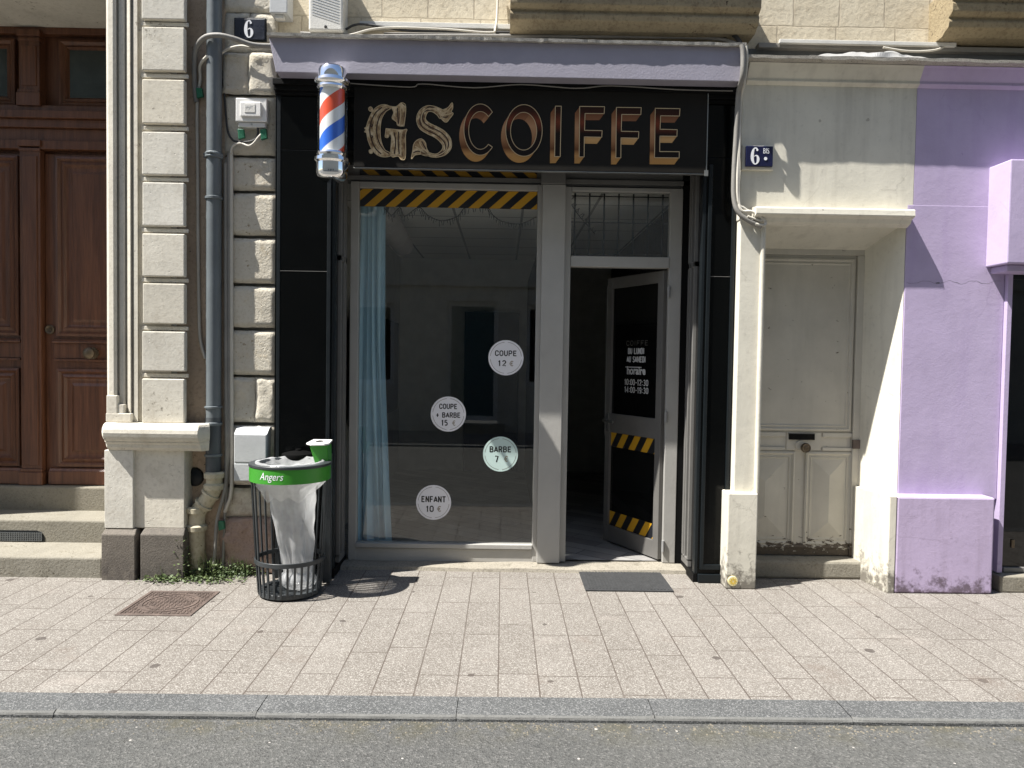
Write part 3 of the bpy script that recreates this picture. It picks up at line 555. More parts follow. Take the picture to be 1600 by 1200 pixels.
# ================================================================== TOWN HOUSE above and beside the shop
T = thing('town_house', 'old town house of pale rough limestone blocks rising above the shops', 'house', (.4, .1, 0))
YR = .06
xt0, xt1 = xn1, XX(431, 500, .06)
MB().box(xn1+.02, 6.5, YR, .5, 3.42, 7.0).build('upper_wall', 'ashlar', T)
MB().box(xt0+.0, xt1+.08, YR+.04, .5, 0, 3.42).build('wall', 'limestone_rough', T)
rb = MB(); xw0 = XX(347, 500, .03)
rows = [(-60, 20), (20, 84), (84, 150), (150, 243), (246, 298), (302, 368), (372, 443), (447, 512), (516, 586), (589, 660), (664, 758), (762, 808)]
for i, (va, vb) in enumerate(rows):
    zt_, zb2 = ZZ(388, va, YR-.02), ZZ(388, vb, YR-.02); yy = YR-.035
    cut = [xw0, xt1+.01]
    if i in (1, 2, 9, 10): cut = [xw0, xw0+(xt1-xw0)*(.5 if i < 3 else .62), xt1+.01]
    for a, b in zip(cut, cut[1:]): rb.rough(a+.001, b-.001, zb2+.002, zt_-.002, yy-(.02 if i == 2 else 0), .0028 if 2 < i < 9 else .013, .02, i*3.1+a, .02, .004)
rb.build('rubble_face', 'limestone_rough', T, smooth=50)
rl = MB(); rl.rough(xw0-.02, xt1+.02, 0.0, ZZ(388, 806, .05), .005, .022, .012, 41, .06, .02); rl.build('rubble_foot', stone('reddish wall foot', (.46, .34, .285), dirt=(.13, .09, .075), dirt_amt=.6, grain=.12, bump=.012, scale=6), T, smooth=50)
def balcony(u0, u1, vb):
    x0, x1 = XX(u0, vb, -.2), XX(u1, vb, -.2); z = ZZ((u0+u1)/2, vb, -.2)
    pf = [(YR, z-.02), (-.10, z-.02), (-.13, z), (-.17, z+.015), (-.18, z+.05), (-.165, z+.075), (-.19, z+.085), (-.21, z+.1), (-.215, z+.15), (-.2, z+.165), (-.235, z+.19), (-.25, z+.21), (-.25, z+.27), (YR, z+.27)]
    MB().extrude_x(pf, x0, x1).build('balcony', 'balcony', T, .006)
balcony(797, 1188, 34); balcony(1486, 1800, 46)

# ================================================================== BARBER SHOP
YP, YG = -.05, .30
S = thing('barber_shop', 'narrow black barber shop front with a lilac cornice and an open glass door', 'shop', (.15, YP, 0))
xb0, xb1 = XX(429, 500, YP), XX(1146, 500, YP); xp0, xp1 = XX(517, 600, YP), XX(1097, 600, YP)
zs = 2.868                                      # underside of the black head beam
zc0, zc1 = ZZ(795, 120, -.22), ZZ(795, 66, -.22)
bx('head_beam', 'black', S, xb0, xb1, YP, YG+.02, zs, zc0+.03, .004)
mb = MB(); 
for va, vb, yy in ((112, 121, -.12), (121, 128, -.095), (128, 133, -.075)): mb.box(xb0, xb1, yy, YP+.01, zc0-(vb-112)*.0042, zc0-(va-112)*.0042+.001)
mb.build('soffit_moulding', 'soot', S, .003)
C_ = MB().add([(XX(420, 57, -.22), -.22, zc1), (XX(1160, 80, -.22), -.22, zc1), (XX(1157, 127, -.22), -.22, zc0), (XX(431, 112, -.22), -.22, zc0), (XX(420, 57, -.22), YR, zc1), (XX(1160, 80, -.22), YR, zc1), (XX(1157, 127, -.22), YR, zc0), (XX(431, 112, -.22), YR, zc0)],
    [(0, 3, 2, 1), (4, 5, 6, 7), (0, 1, 5, 4), (3, 7, 6, 2), (0, 4, 7, 3), (1, 2, 6, 5)]).build('cornice', 'lilac', S, .004)
fl = MB(); N = 120; xa, xb = XX(418, 57, -.24), XX(1166, 75, -.24); vs = []
for i in range(N+1):
    x = xa+(xb-xa)*i/N; e = -.256+.008*i/N+.004*noise.noise(Vector((x*5, 0, 3)))+.005*max(0, noise.noise(Vector((x*23, 1, 3)))); zz = zc1+.016+.004*noise.noise(Vector((x*9, 2, 1)))
    th = .018+.008*noise.noise(Vector((x*22, 5, 1)))
    vs += [(x, YR, zc1+.05), (x, e, zz), (x, e+.003, zz-th), (x, -.18, zc1+.001)]
fl.add(vs, [(4*i+k, 4*i+k+1, 4*i+k+5, 4*i+k+4) for i in range(N) for k in range(3)]).build('flashing', 'zinc', C_)
# piers
def pier(x0, x1, split):
    p = MB(); p.box(x0, x1, YP, YG+.04, .0, zs-.002).build('pier', 'black', S, .003)
    zsp = ZZ((x0+x1)*110+800, split, YP); z_b = .09
    f = MB(); f.box(x0+.012, x0+.036, YP-(.012 if split > 430 else .003), YP+.01, z_b, zs-.05 if split > 430 else zc0-.07); f.box(x1-.03, x1-.004, YP-.012, YP+.01, z_b, zs-.05); f.box(x0+.0, x1+.0, YP-.022, YG, .004, z_b-.03); f.box(x0+.036, x1-.03, YP-.012, YP+.01, z_b, z_b+.035); f.build('pier_trim', 'charcoal', S, .003)
    MB().box(x0+.036, x1-.03, YP-.002, YP+.01, zsp-.002, zsp+.001).build('panel_seam', 'alu_dark', S)
pier(xb0+.0, xp0, 424); pier(xp1, xb1, 432)
for sgn, xf in ((1, xp0), (-1, xp1)):             # glazed returns of the recess
    f = MB()
    def sb(ya, yb, za, zb3, pr_): f.box(min(xf, xf+sgn*pr_), max(xf, xf+sgn*pr_), ya, yb, za, zb3)
    sb(YP+.0, YP+.06, .06, zs-.02, .022); f.build('corner_post', 'charcoal', S, .003); f = MB()
    for ya, yb in ((YP+.16, YP+.185), (YP+.25, YP+.275), (YP+.30, YP+.34)): sb(ya, yb, .1, zs-.02, .03)
    sb(YP+.16, YP+.34, .06, .115, .03); sb(YP+.16, YP+.34, 2.16, 2.2, .03); f.build('side_window', 'alu_dark', S, .003); f = MB()
    sb(YP+.06, YP+.33, .1, zs-.03, .008); f.build('side_glass', 'darkglass', S)
    f = MB(); sb(YP+.0, YG+.03, 0, .06, .03); f.build('sill', 'soot', S, .003)
# window and door frames
gx0, gx1, gz0, gz1 = RC(559, 296, 836, 849, YG)
fx0, fx1, fz0, fz1 = RC(549, 286, 843, 876, YG)
px0, px1 = XX(843, 600, YG-.03), XX(878.5, 600, YG-.03)
Wn = MB(); Wn.box(fx0-.012, gx0, YG-.01, YG+.06, fz0, fz1); Wn.box(gx1, px0+.002, YG-.01, YG+.06, fz0, fz1)
zfb = ZZ(690, 856, YG)
Wn.box(gx0, gx1, YG-.012, YG+.06, gz1, fz1-.002); Wn.box(gx0, gx1, YG-.022, YG+.06, zfb, gz0); Wn.box(fx0-.01, px0, YG-.006, YG+.06, fz0-.006, zfb-.004)
Wn = Wn.build('shop_window', 'alu', S, .004)
MB().box(gx0-.004, gx1+.004, YG+.02, YG+.026, gz0-.004, gz1+.004).build('pane', 'glass', Wn)
bx('mullion', 'alu', S, px0, px1, YG-.05, YG+.06, .035, ZZ(860, 288, YG-.05), .004)
# dark rails between window heads and beam
hr = MB(); zh = fz1
hr.box(xp0, xp1, YG+.0, YG+.06, zh+.012, zh+.045); hr.box(xp0, xp1, YG+.02, YG+.06, zh-.001, zs+.03); hr.build('head_rail', 'alu_dark', S, .003)
bx('mullion_head', 'alu_dark', S, XX(846, 278, YG-.06), XX(884, 278, YG-.06), YG-.06, YG+.02, ZZ(860, 287, YG-.06), zs-.001)
dx0, dx1 = XX(888, 600, YG), XX(1041, 600, YG); ex1 = XX(1060.5, 600, YG)
dzt = ZZ(965, 418, YG); tz0 = ZZ(965, 405, YG); tg0, tg1 = ZZ(965, 401, YG), ZZ(965, 300, YG); tz1 = ZZ(965, 293, YG)
Df = MB(); Df.box(px1-.002, dx0, YG-.005, YG+.06, .035, tz1); Df.box(dx1, ex1, YG-.005, YG+.06, .035, tz1); Df.box(dx0, dx1, YG-.012, YG+.06, dzt, tg0); Df.box(dx0, dx1, YG-.01, YG+.06, tg1, tz1-.002)
Df.build('door_frame', 'alu', S, .004); bx('filler', 'soot', S, ex1, xp1+.01, YG+.0, YG+.05, .03, zs)
TW = MB().box(dx0-.003, dx1+.003, YG+.02, YG+.025, tg0-.003, tg1+.003).build('transom_pane', 'glass', S)
gr = MB()
for k in range(7): x = dx0+.03+(dx1-dx0-.04)*k/6.3; gr.tube([(x, YG+.06, tg0), (x, YG+.06, tg1)], .006, 6)
for z in (tg0+.02, tg1-.02, tg0+(tg1-tg0)*.55): gr.tube([(dx0, YG+.062, z), (dx1, YG+.062, z)], .004, 6)
gr.build('grille', 'charcoal', S, smooth=60)
# threshold stone
th = MB(); vs = []; N = 60; xa, xb = xp0+.03, xp1-.02
for i in range(N+1):
    x = xa+(xb-xa)*i/N; h = .028+.008*noise.noise(Vector((x*3, 0, 0))); yf = .15+.02*noise.noise(Vector((x*2.2, 3, 0)))-.02*math.sin((x-xa)*.9)
    vs += [(x, yf, -.01), (x, yf+.012, h*.8), (x, yf+.05, h), (x, .6, h+.004)]
th.add(vs, [(4*i+k, 4*i+k+1, 4*i+k+5, 4*i+k+4) for i in range(N) for k in range(3)]).build('threshold', stone('stained threshold stone', (.31, .29, .25), dirt=(.09, .08, .06), dirt_amt=.9, grain=.1, bump=.006, scale=6), S, smooth=50)
# room behind
rx0, rx1, ry0, ry1, rz0, rz1 = -1.35, 1.5, YG+.065, 4.6, .04, 2.79
rm = MB(); rm.quad((rx0, ry0, rz0), (rx0, ry1, rz0), (rx0, ry1, rz1), (rx0, ry0, rz1)); rm.quad((rx1, ry0, rz0), (rx1, ry0, rz1), (rx1, ry1, rz1), (rx1, ry1, rz0)); rm.quad((rx0, ry1, rz0), (rx1, ry1, rz0), (rx1, ry1, rz1), (rx0, ry1, rz1))
rm.quad((rx0, ry0-.001, rz0), (xp0, ry0-.001, rz0), (xp0, ry0-.001, rz1), (rx0, ry0-.001, rz1)); rm.build('room_wall', 'roomwall', S)
MB().quad((rx0, ry0, rz1), (rx0, ry1, rz1), (rx1, ry1, rz1), (rx1, ry0, rz1)).build('room_ceiling', 'tile', S)
MB().quad((rx0, ry0-.03, rz0), (rx1, ry0-.03, rz0), (rx1, ry1, rz0), (rx0, ry1, rz0)).build('room_floor', 'planks', S)
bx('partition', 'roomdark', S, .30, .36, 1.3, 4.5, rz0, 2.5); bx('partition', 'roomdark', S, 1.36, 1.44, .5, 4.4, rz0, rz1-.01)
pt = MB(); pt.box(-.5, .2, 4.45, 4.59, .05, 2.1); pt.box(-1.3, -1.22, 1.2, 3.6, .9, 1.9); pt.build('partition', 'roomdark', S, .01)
# the open door leaf
hx, hy = dx1-.012, YG+.03; th_ = R(62); dv = Vector((-math.cos(th_), math.sin(th_), 0)); nv = Vector((-math.sin(th_), -math.cos(th_), 0))
LW = (dx1-dx0)-.03; lz0, lz1 = .052, dzt-.012
def D(s_, z, o): q = Vector((hx, hy, z))+dv*s_+nv*o; return (q.x, q.y, q.z)
def dbox(m, s0, s1, z0, z1, o0, o1, mi=0):
    m.add([D(s_, z, o) for s_ in (s0, s1) for o in (o0, o1) for z in (z0, z1)], [(0, 1, 3, 2), (4, 6, 7, 5), (0, 4, 5, 1), (2, 3, 7, 6), (0, 2, 6, 4), (1, 5, 7, 3)], mi)
def dhit(u, v):
    d = ray(u, v); o = Vector((hx, hy, 0)); t = (o-CAM).dot(nv)/d.dot(nv); q = CAM+d*t; return (q-o).dot(dv), q.z
sa, zr0 = dhit(1030, 690); _, zr1 = dhit(960, 655); sw = .062
zmid0, zmid1 = .93, 1.08
dl = MB(); dbox(dl, 0, sw, lz0, lz1, -.022, .022); dbox(dl, LW-sw, LW, lz0, lz1, -.022, .022); dbox(dl, sw, LW-sw, lz0, lz0+.13, -.02, .02); dbox(dl, sw, LW-sw, lz1-.085, lz1, -.02, .02); dbox(dl, sw, LW-sw, zmid0, zmid1, -.02, .02)
DL = dl.build('door', 'alu_shade', S, .003)
for za, zb3 in ((lz0+.13, zmid0), (zmid1, lz1-.085)):
    g_ = MB(); dbox(g_, sw-.003, LW-sw+.003, za-.003, zb3+.003, -.005, .003); g_.build('door_pane', 'darkglass', DL)
hd = MB(); hd.tube([D(LW-.03, 1.02, .02), D(LW-.03, 1.02, .06), D(LW-.16, 1.02, .065)], .011, 8); dbox(hd, LW-.045, LW-.015, .94, 1.08, .022, .028); hd.tube([D(LW+.006, .9, .015), D(LW+.006, 2.1, .015)], .008, 6); hd.build('handle', 'steel', DL, smooth=40)
for z in (.16, 1.1, 2.0): hi = MB(); hi.tube([(hx+.012, YG-.012, z-.04), (hx+.012, YG-.012, z+.04)], .011, 10); hi.build('hinge', 'steel_dull', DL, smooth=40)

# ================================================================== SIGN BOARD
YS = -.105
sx0, sx1, sz0, sz1 = XX(553, 200, YS), XX(1104.5, 200, YS), ZZ(828, 266, YS), ZZ(828, 138.5, YS)
SG = thing('shop_sign', 'black sign board reading GSCOIFFE in gold and copper lettering over the shop window', 'sign', ((sx0+sx1)/2, YS, sz0))
bx('board', 'signboard', SG, sx0, sx1, YS, YP-.02, sz0, sz1, .003)
ed = MB(); ed.box(sx0, sx1, YS+.002, YP-.02, sz0-.006, sz0-.001); ed.box(sx1+.001, sx1+.006, YS-.003, YP-.02, sz0-.01, sz1); ed.box(sx1-.012, sx1+.014, YS-.008, YS-.004, sz0-.018, sz0+.02); ed.build('edge_trim', 'steel', SG, .001)
bx('mounting', 'soot', SG, sx0+.05, sx1-.05, YP-.02, YP+.0, sz0+.05, sz1-.05)
def Q(px, py, ox, oy, k):  p = P(ox+px/k, oy+py/k, YS); return (p.x, p.z)
def block_letter(conts, off):           # contours in X,Z; drawn side falls away along off, as printed
    L = None; sd = MB(); fc = MB(); ol = MB()
    for ci, c in enumerate(conts):
        n = len(c); area = sum(c[i][0]*c[(i+1) % n][1]-c[(i+1) % n][0]*c[i][1] for i in range(n))
        for i in range(n):
            a, b = c[i], c[(i+1) % n]; t = Vector((b[0]-a[0], b[1]-a[1])); nn = Vector((t.y, -t.x)); nn = nn if (area > 0) == (ci == 0) else -nn
            if nn.dot(Vector(off)) <= 0: continue
            under = abs(nn.y) > abs(nn.x)*1.3
            sd.quad((a[0], YS-.0045, a[1]), (b[0], YS-.0045, b[1]), (b[0]+off[0], YS-.0012, b[1]+off[1]), (a[0]+off[0], YS-.0012, a[1]+off[1]), 1 if under else 0)
        for i in range(n):
            a, b = Vector(c[i]), Vector(c[(i+1) % n]); t = (b-a)
            if t.length < 1e-6: continue
            t.normalize(); nn = Vector((-t.y, t.x))*.0022; a -= t*.0015; b += t*.0015
            ol.quad((a.x-nn.x, YS-.0075, a.y-nn.y), (b.x-nn.x, YS-.0075, b.y-nn.y), (b.x+nn.x, YS-.0075, b.y+nn.y), (a.x+nn.x, YS-.0075, a.y+nn.y))
    tri = tessellate_polygon([[Vector((p[0], p[1], 0)) for p in c] for c in conts]); allp = [p for c in conts for p in c]
    fc.add([(p[0], YS-.006, p[1]) for p in allp], tri)
    L = fc.build('letter', 'face', SG); sd.build('letter_side', ['copper', 'copper_under'], L); ol.build('letter_outline', 'goldline', L)
def ell(cx, cy, rx, ry, a0, a1, n): return [(cx+rx*math.cos(R(a0+(a1-a0)*i/n)), cy-ry*math.sin(R(a0+(a1-a0)*i/n))) for i in range(n+1)]
A5 = (700, 140, 8.889); A6 = (880, 140, 8.0)
def cv(pts, A): return [Q(x, y, *A) for x, y in pts]
o5 = Q(0, 0, *A5); o5b = Q(-65, 88, *A5); OFF = (o5b[0]-o5[0], o5b[1]-o5[1])
block_letter([cv(ell(450, 560, 228, 355, 43, 317, 44)+ell(450, 572, 162, 262, 313, 47, 40), A5)], OFF)
block_letter([cv(ell(1055, 572, 253, 358, 0, 351, 50), A5), cv(ell(1050, 582, 182, 262, 0, 351, 44), A5)], OFF)
block_letter([cv([(1490, 235), (1572, 235), (1557, 935), (1480, 935)], A5)], OFF)
def FF(x, y, t): return cv([(x+205, y+215), (x+515, y+218), (x+510, y+305), (x+272, y+303), (x+265, y+513), (x+485, y+517), (x+480, y+600), (x+262, y+595), (x+260, y+845), (x+198, y+845)], A6)
block_letter([FF(0, 0, 0)], OFF); block_letter([FF(458, 12, 0)], OFF)
block_letter([cv([(1148, 238), (1456, 243), (1450, 335), (1215, 332), (1208, 500), (1422, 505), (1418, 588), (1205, 585), (1203, 778), (1448, 780), (1446, 858), (1138, 855)], A6)], OFF)
A8 = (560, 140, 8.889)
def ornate(polys, lines, darks):
    m_ = MB()
    for i, p in enumerate(polys): m_.polyxz(cv(p, A8), YS-.005-.0004*i)
    L = m_.build('letter', 'gold', SG); o_ = MB(); d_ = MB()
    for p in polys: q = cv(p, A8); ribbon(o_, [(x, z, .0022) for x, z in q+[q[0]]], YS-.0078)
    for p in lines: ribbon(o_, [(x, z, .0030) for x, z in cv(p, A8)], YS-.0074)
    for p in darks: ribbon(d_, [(x, z, .0040) for x, z in cv(p, A8)], YS-.0070)
    o_.build('letter_outline', 'goldline', L); d_.build('letter_engraving', plain('dark engraving print', (.05, .02, .009), .5), L)
ornate([[(465, 250), (380, 215), (290, 228), (205, 300), (145, 420), (112, 520), (90, 540), (108, 565), (88, 590), (115, 610), (140, 720), (200, 850), (280, 920), (370, 940), (460, 920), (440, 880), (370, 840), (325, 740), (308, 640), (308, 520), (330, 400), (385, 310), (440, 275)],
        [(440, 235), (530, 240), (600, 188), (660, 240), (640, 480), (622, 512), (550, 502), (530, 452), (470, 402), (492, 330), (475, 280)],
        [(385, 545), (600, 565), (675, 558), (657, 640), (655, 940), (600, 975), (555, 930), (455, 920), (462, 680), (440, 612), (415, 668), (375, 662), (380, 600)],
        [(150, 255), (175, 245), (200, 270), (195, 305), (165, 305), (145, 280)], [(150, 850), (180, 835), (205, 855), (190, 890), (160, 885)]],
       [[(400, 250), (300, 310), (240, 420), (215, 560), (240, 700), (300, 820), (420, 905)], [(585, 250), (590, 350), (575, 480)], [(600, 590), (590, 720), (595, 930)]],
       [[(430, 265), (330, 330), (275, 440), (255, 570), (280, 710), (340, 820), (430, 890)], [(330, 250), (240, 330), (180, 450), (160, 570), (185, 700), (240, 820), (320, 900)], [(545, 260), (550, 380), (560, 480)], [(500, 600), (520, 740), (500, 900)], [(560, 590), (555, 740), (570, 900)], [(185, 480), (200, 500), (185, 520), (175, 500)], [(185, 640), (200, 660), (185, 680), (175, 660)]])
sb = [(1180, 360, 60), (1120, 315, 50), (1040, 275, 40), (960, 272, 42), (895, 330, 56), (872, 415, 62), (905, 495, 72), (985, 550, 72), (1070, 590, 72), (1150, 640, 74), (1215, 715, 72), (1232, 800, 60), (1185, 875, 42), (1090, 920, 22), (980, 905, 26), (880, 860, 40)]
def outline(c):
    L_, R_ = [], []
    for i, (x, y, h) in enumerate(c):
        a, b = c[max(i-1, 0)], c[min(i+1, len(c)-1)]; t = Vector((b[0]-a[0], b[1]-a[1])).normalized(); L_.append((x-t.y*h, y+t.x*h)); R_.append((x+t.y*h, y-t.x*h))
    return L_+R_[::-1]
ornate([outline(sb), [(1130, 300), (1240, 258), (1302, 188), (1312, 260), (1292, 310), (1318, 340), (1275, 400), (1228, 456), (1180, 440), (1142, 385)], [(1000, 905), (950, 820), (932, 740), (880, 690), (820, 705), (770, 762), (756, 850), (738, 965), (790, 915), (880, 905), (980, 930)]],
       [[(x, y) for x, y, h in sb], [(1150, 330), (1230, 310), (1290, 240)], [(1170, 360), (1240, 350), (1295, 335)], [(970, 880), (880, 800), (850, 730)], [(960, 900), (850, 830), (790, 790)]],
       [[(x-18, y+26) for x, y, h in sb[2:14]], [(x+20, y-24) for x, y, h in sb[2:14]], [(1160, 380), (1210, 390), (1250, 380)], [(940, 890), (830, 860), (765, 880)], [(940, 830), (900, 760), (880, 720)]])

# ================================================================== BARBER POLE
c = P(519, 200, -.27); zt = ZZ(519, 104, -.27); zb_ = ZZ(519, 284, -.27); cx = c.x; K = (zt-zb_)
BP = thing('barber_pole', 'chrome capped barber pole with red white and blue stripes on the black front', 'barber pole', (cx, -.27, zb_))
def zz(v): return ZZ(519, v, -.27)
def rr(px): return px*4.75/1150
MB().lathe([(0, zt), (rr(16), zt-.004), (rr(20), zt-.016), (rr(22), zt-.035), (rr(22), zz(124)), (rr(26.5), zz(127)), (rr(27.5), zz(131)), (rr(26), zz(134)), (rr(23), zz(136)), (rr(24), zz(140)), (rr(22), zz(143)), (0, zz(143))], (cx, -.27, 0), 40).build('top_cap', 'chrome', BP, smooth=30)
MB().lathe([(0, zz(240)), (rr(23), zz(240)), (rr(24), zz(243)), (rr(23), zz(246)), (rr(27), zz(249)), (rr(27.5), zz(254)), (rr(24.5), zz(257)), (rr(24.5), zz(268)), (rr(24), zz(273)), (rr(22), zz(278)), (rr(18), zz(281.5)), (rr(11), zz(283.6)), (0, zb_)], (cx, -.27, 0), 40).build('bottom_cap', 'chrome', BP, smooth=30)
st = MB().lathe([(rr(18.5), zz(243)), (rr(18.5), zz(140))], (cx, -.27, 0), 40).build('striped_cylinder', 'white', BP, smooth=60)
st.data.materials[0] = mat_stripes(0, 1)
MB().lathe([(rr(23), zz(241)), (rr(23), zz(142))], (cx, -.27, 0), 40).build('glass_tube', 'clear', BP, smooth=60)
br_ = MB()
for v in (131, 252): z = zz(v); br_.box(cx-.012, cx+.012, -.27+rr(20), YP+.002, z-.01, z+.01); br_.box(cx+.02, cx+.09, -.2, -.18, z-.006, z+.004)
br_.build('bracket', 'steel', BP, .002)
# ================================================================== TAPE, STICKERS, LETTERING
def tape(name, label, place, s0, s1, z0, z1, period, lean, ym, start=0.0):    # place(s, z, out) -> point
    m_ = MB(); m_.add([place(s0, z0, 0), place(s1, z0, 0), place(s1, z1, 0), place(s0, z1, 0), place(s0, z0, -.0012), place(s1, z0, -.0012), place(s1, z1, -.0012), place(s0, z1, -.0012)], [(0, 1, 2, 3), (0, 4, 5, 1), (1, 5, 6, 2), (2, 6, 7, 3), (3, 7, 4, 0)], 0); h = z1-z0; x = s0-abs(lean)-period+start
    def clip(poly, lo, hi):
        for side, lim in ((1, lo), (-1, hi)):
            o = []
            for i in range(len(poly)):
                a, b = poly[i], poly[(i+1) % len(poly)]; da, db = side*(a[0]-lim), side*(b[0]-lim)
                if da >= 0: o.append(a)
                if da*db < 0: t = da/(da-db); o.append((a[0]+(b[0]-a[0])*t, a[1]+(b[1]-a[1])*t))
            poly = o
            if len(poly) < 3: return []
        return poly
    while x < s1+abs(lean):
        q = clip([(x, z0), (x+period/2, z0), (x+period/2+lean, z1), (x+lean, z1)], s0, s1)
        if q: m_.add([place(a, b, .0008) for a, b in q], [tuple(range(len(q)))], 1)
        x += period
    o = m_.build(name, ['tapeblack', ym]); return tag(o, label, 'tape', 'hazard tape strips')
ti = ZZ(700, 324, YG); per = (gx1-gx0)/8.55
tape('hazard_tape', 'yellow and black hazard tape along the top of the big shop window', lambda s_, z, o: (s_, YG+.016-o, z), gx0+.003, gx1-.003, ti, gz1-.002, per, .14, 'yellow', .02)
za, zb3 = ZZ(700, 277, YG), ZZ(700, 262, YG)
tape('hazard_tape', 'dim strip of hazard tape right under the sign board', lambda s_, z, o: (s_, YG-.006-o+.018, z), gx0+.0, gx1-.01, za, zs-.004, per*1.1, -.09, 'yellow_dim')
_, tzt = dhit(995, 688); 
tape('hazard_tape', 'slanted hazard tape across the open door just under its middle rail', lambda s_, z, o: D(LW-s_, z, .0046+o), sw, LW-sw, zmid0-.115, zmid0-.003, .15, .075, 'yellow')
tape('hazard_tape', 'hazard tape along the bottom of the lower glass of the open door', lambda s_, z, o: D(LW-s_, z, .0046+o), sw, LW-sw, lz0+.133, lz0+.245, .15, .075, 'yellow')
STK = [(790.5, 559, 'sticker', [('COUPE', 552, 34, 8.5, 0), ('12', 567.5, 13, 9, 0), ('€', 568, 6, 8.5, 1)], 'round white price sticker reading COUPE 12 euro, highest on the window'),
       (700.5, 647, 'sticker', [('COUPE', 635, 28, 8, 0), ('+ BARBE', 648.5, 38, 8, 0), ('15', 660.5, 10, 9, 0), ('€', 661, 5, 8, 1)], 'round white price sticker reading COUPE + BARBE 15 euro'),
       (782, 709.5, 'sticker_mint', [('BARBE', 702, 34, 9, 0), ('7', 717, 5.5, 10, 0), ('€', 717, 6, 9, 1)], 'round mint tinted price sticker reading BARBE 7 euro'),
       (677.5, 785, 'sticker', [('ENFANT', 780, 38, 9.5, 0), ('10', 795, 12, 9.5, 0), ('€', 795, 6, 9, 1)], 'round white price sticker reading ENFANT 10 euro, lowest on the window')]
for u, v, m_, rows_, lab in STK:
    yy = YG+.0165; c = P(u, v, yy); r = 27.6*5.3/1150; o = thing('price_sticker', lab, 'sticker', (c.x, yy, c.z), 'round price stickers on the window')
    d = MB(); d.add([(c.x+r*math.cos(R(6*k)), yy-q, c.z+r*math.sin(R(6*k))) for q in (0, -.001) for k in range(60)], [tuple(range(60))]+[(k, (k+1) % 60, 60+(k+1) % 60, 60+k) for k in range(60)]); d.build('disc', m_, o)
    d = MB(); r1, r2 = r*.875, r*.893
    d.add([(c.x+q*math.cos(R(6*k)), yy-.0006, c.z+q*math.sin(R(6*k))) for q in (r1, r2) for k in range(60)], [(k, (k+1) % 60, 60+(k+1) % 60, 60+k) for k in range(60) if k % 15 not in (0, 14)]); d.build('rim_line', 'ring', o)
    for s_, vy, wpx, hpx, eu in rows_:
        e_ = 5.3/1150; ctr = u if s_ not in ('12', '15', '10', '7', '€') else (u-6 if not eu else u+8.5)
        p = P(ctr, vy, yy)
        if eu: put_text(MB(), s_, p.x, p.z, yy-.0007, h=hpx*e_, wd=wpx*e_, bold=.012).build('lettering', 'euro', o)
        else: vs, fs = stroke_text(s_, hpx*e_, wpx*e_, .19); MB().add([(p.x+q0, yy-.0006-q2, p.z+q1) for q0, q1, q2 in vs], fs).build('lettering', 'ink', o)
OH = thing('opening_hours', 'white vinyl opening hours lettering on the upper glass of the open door', 'lettering', D(LW*.5, 1.3, 0))
for s_, v, h, wpx, mi, b in (('COIFFE', 536, 8, 34, 1, 0), ('DU LUNDI', 548.5, 9, 25, 0, .03), ('AU SAMEDI', 561.5, 9, 29, 0, .03), ('horaire', 579, 13, 29, 0, .02), ('10:00-12:30', 597.5, 9.5, 37, 0, .01), ('14:00-19:30', 609.5, 9.5, 37, 0, .01)):
    u_ = 994.5 if s_ != 'COIFFE' else 996; s0, z0 = dhit(u_, v); s1_, _ = dhit(u_-wpx/2, v); s2_, _ = dhit(u_+wpx/2, v); _, zA = dhit(u_, v-h/2); _, zB = dhit(u_, v+h/2)
    vs, fs = stroke_text(s_, zA-zB, abs(s1_-s2_), .12+b*3) if s_[0] not in 'h' else [[(*q, 0) for q in g] if ii == 0 else g for ii, g in enumerate(text2d(s_, zA-zB, abs(s1_-s2_), bold=.03))]; MB().add([D(s0-q0, z0+q1, .0042+q2) for q0, q1, q2 in vs], fs).build('text_line', 'decal_dim' if mi else 'decal', OH)
s0, z0 = dhit(978, 574); s1_, _ = dhit(1003, 571); MB().add([D(s0, z0, .0043), D(s1_, z0, .0043), D(s1_, z0+.006, .0043), D(s0, z0+.006, .0043)], [(0, 1, 2, 3)]).build('rule', 'decal', OH)

# ================================================================== INSIDE THE WINDOW
cu_ = MB(); NXc, NZc = 150, 40; vs = []
zt, zb_ = ZZ(585, 322, .45), .07
for j in range(NZc+1):
    t = j/NZc; z = zt+(zb_-zt)*t; wl0 = XX(561, 600, .45)-.02; wr = wl0+.20+.025*t+.11*max(0, t-.4)**1.3
    for i in range(NXc+1):
        s_ = i/NXc; x = wl0+(wr-wl0)*s_+.006*math.sin(s_*40+t*2); amp = (.016+.03*t)*(.6+.8*abs(noise.noise(Vector((s_*4, t*.8, 7)))))
        vs.append((x, .45+amp*math.sin(s_*2*math.pi*(4.6-.5*t)+1.6*math.sin(t*2.2)+2.2*noise.noise(Vector((s_*2.2, t*1.1, 4))))+.012*noise.noise(Vector((s_*5, t*3, 2))), z))
cu_.add(vs, [(j*(NXc+1)+i, j*(NXc+1)+i+1, (j+1)*(NXc+1)+i+1, (j+1)*(NXc+1)+i) for j in range(NZc) for i in range(NXc)])
tag(cu_.build('curtain', 'curtain', smooth=80), 'long pale blue curtain hanging inside the window beside the frame', 'curtain')
ls = MB(); path = []
for u, v in ((600, 322), (612, 334), (625, 322), (632, 336), (654, 322), (668, 334), (690, 343), (715, 336), (728, 322), (760, 322), (770, 334), (785, 344), (812, 348), (838, 337)): path.append(P(u, v+2, .40))
ls.tube(path, .0035, 5)
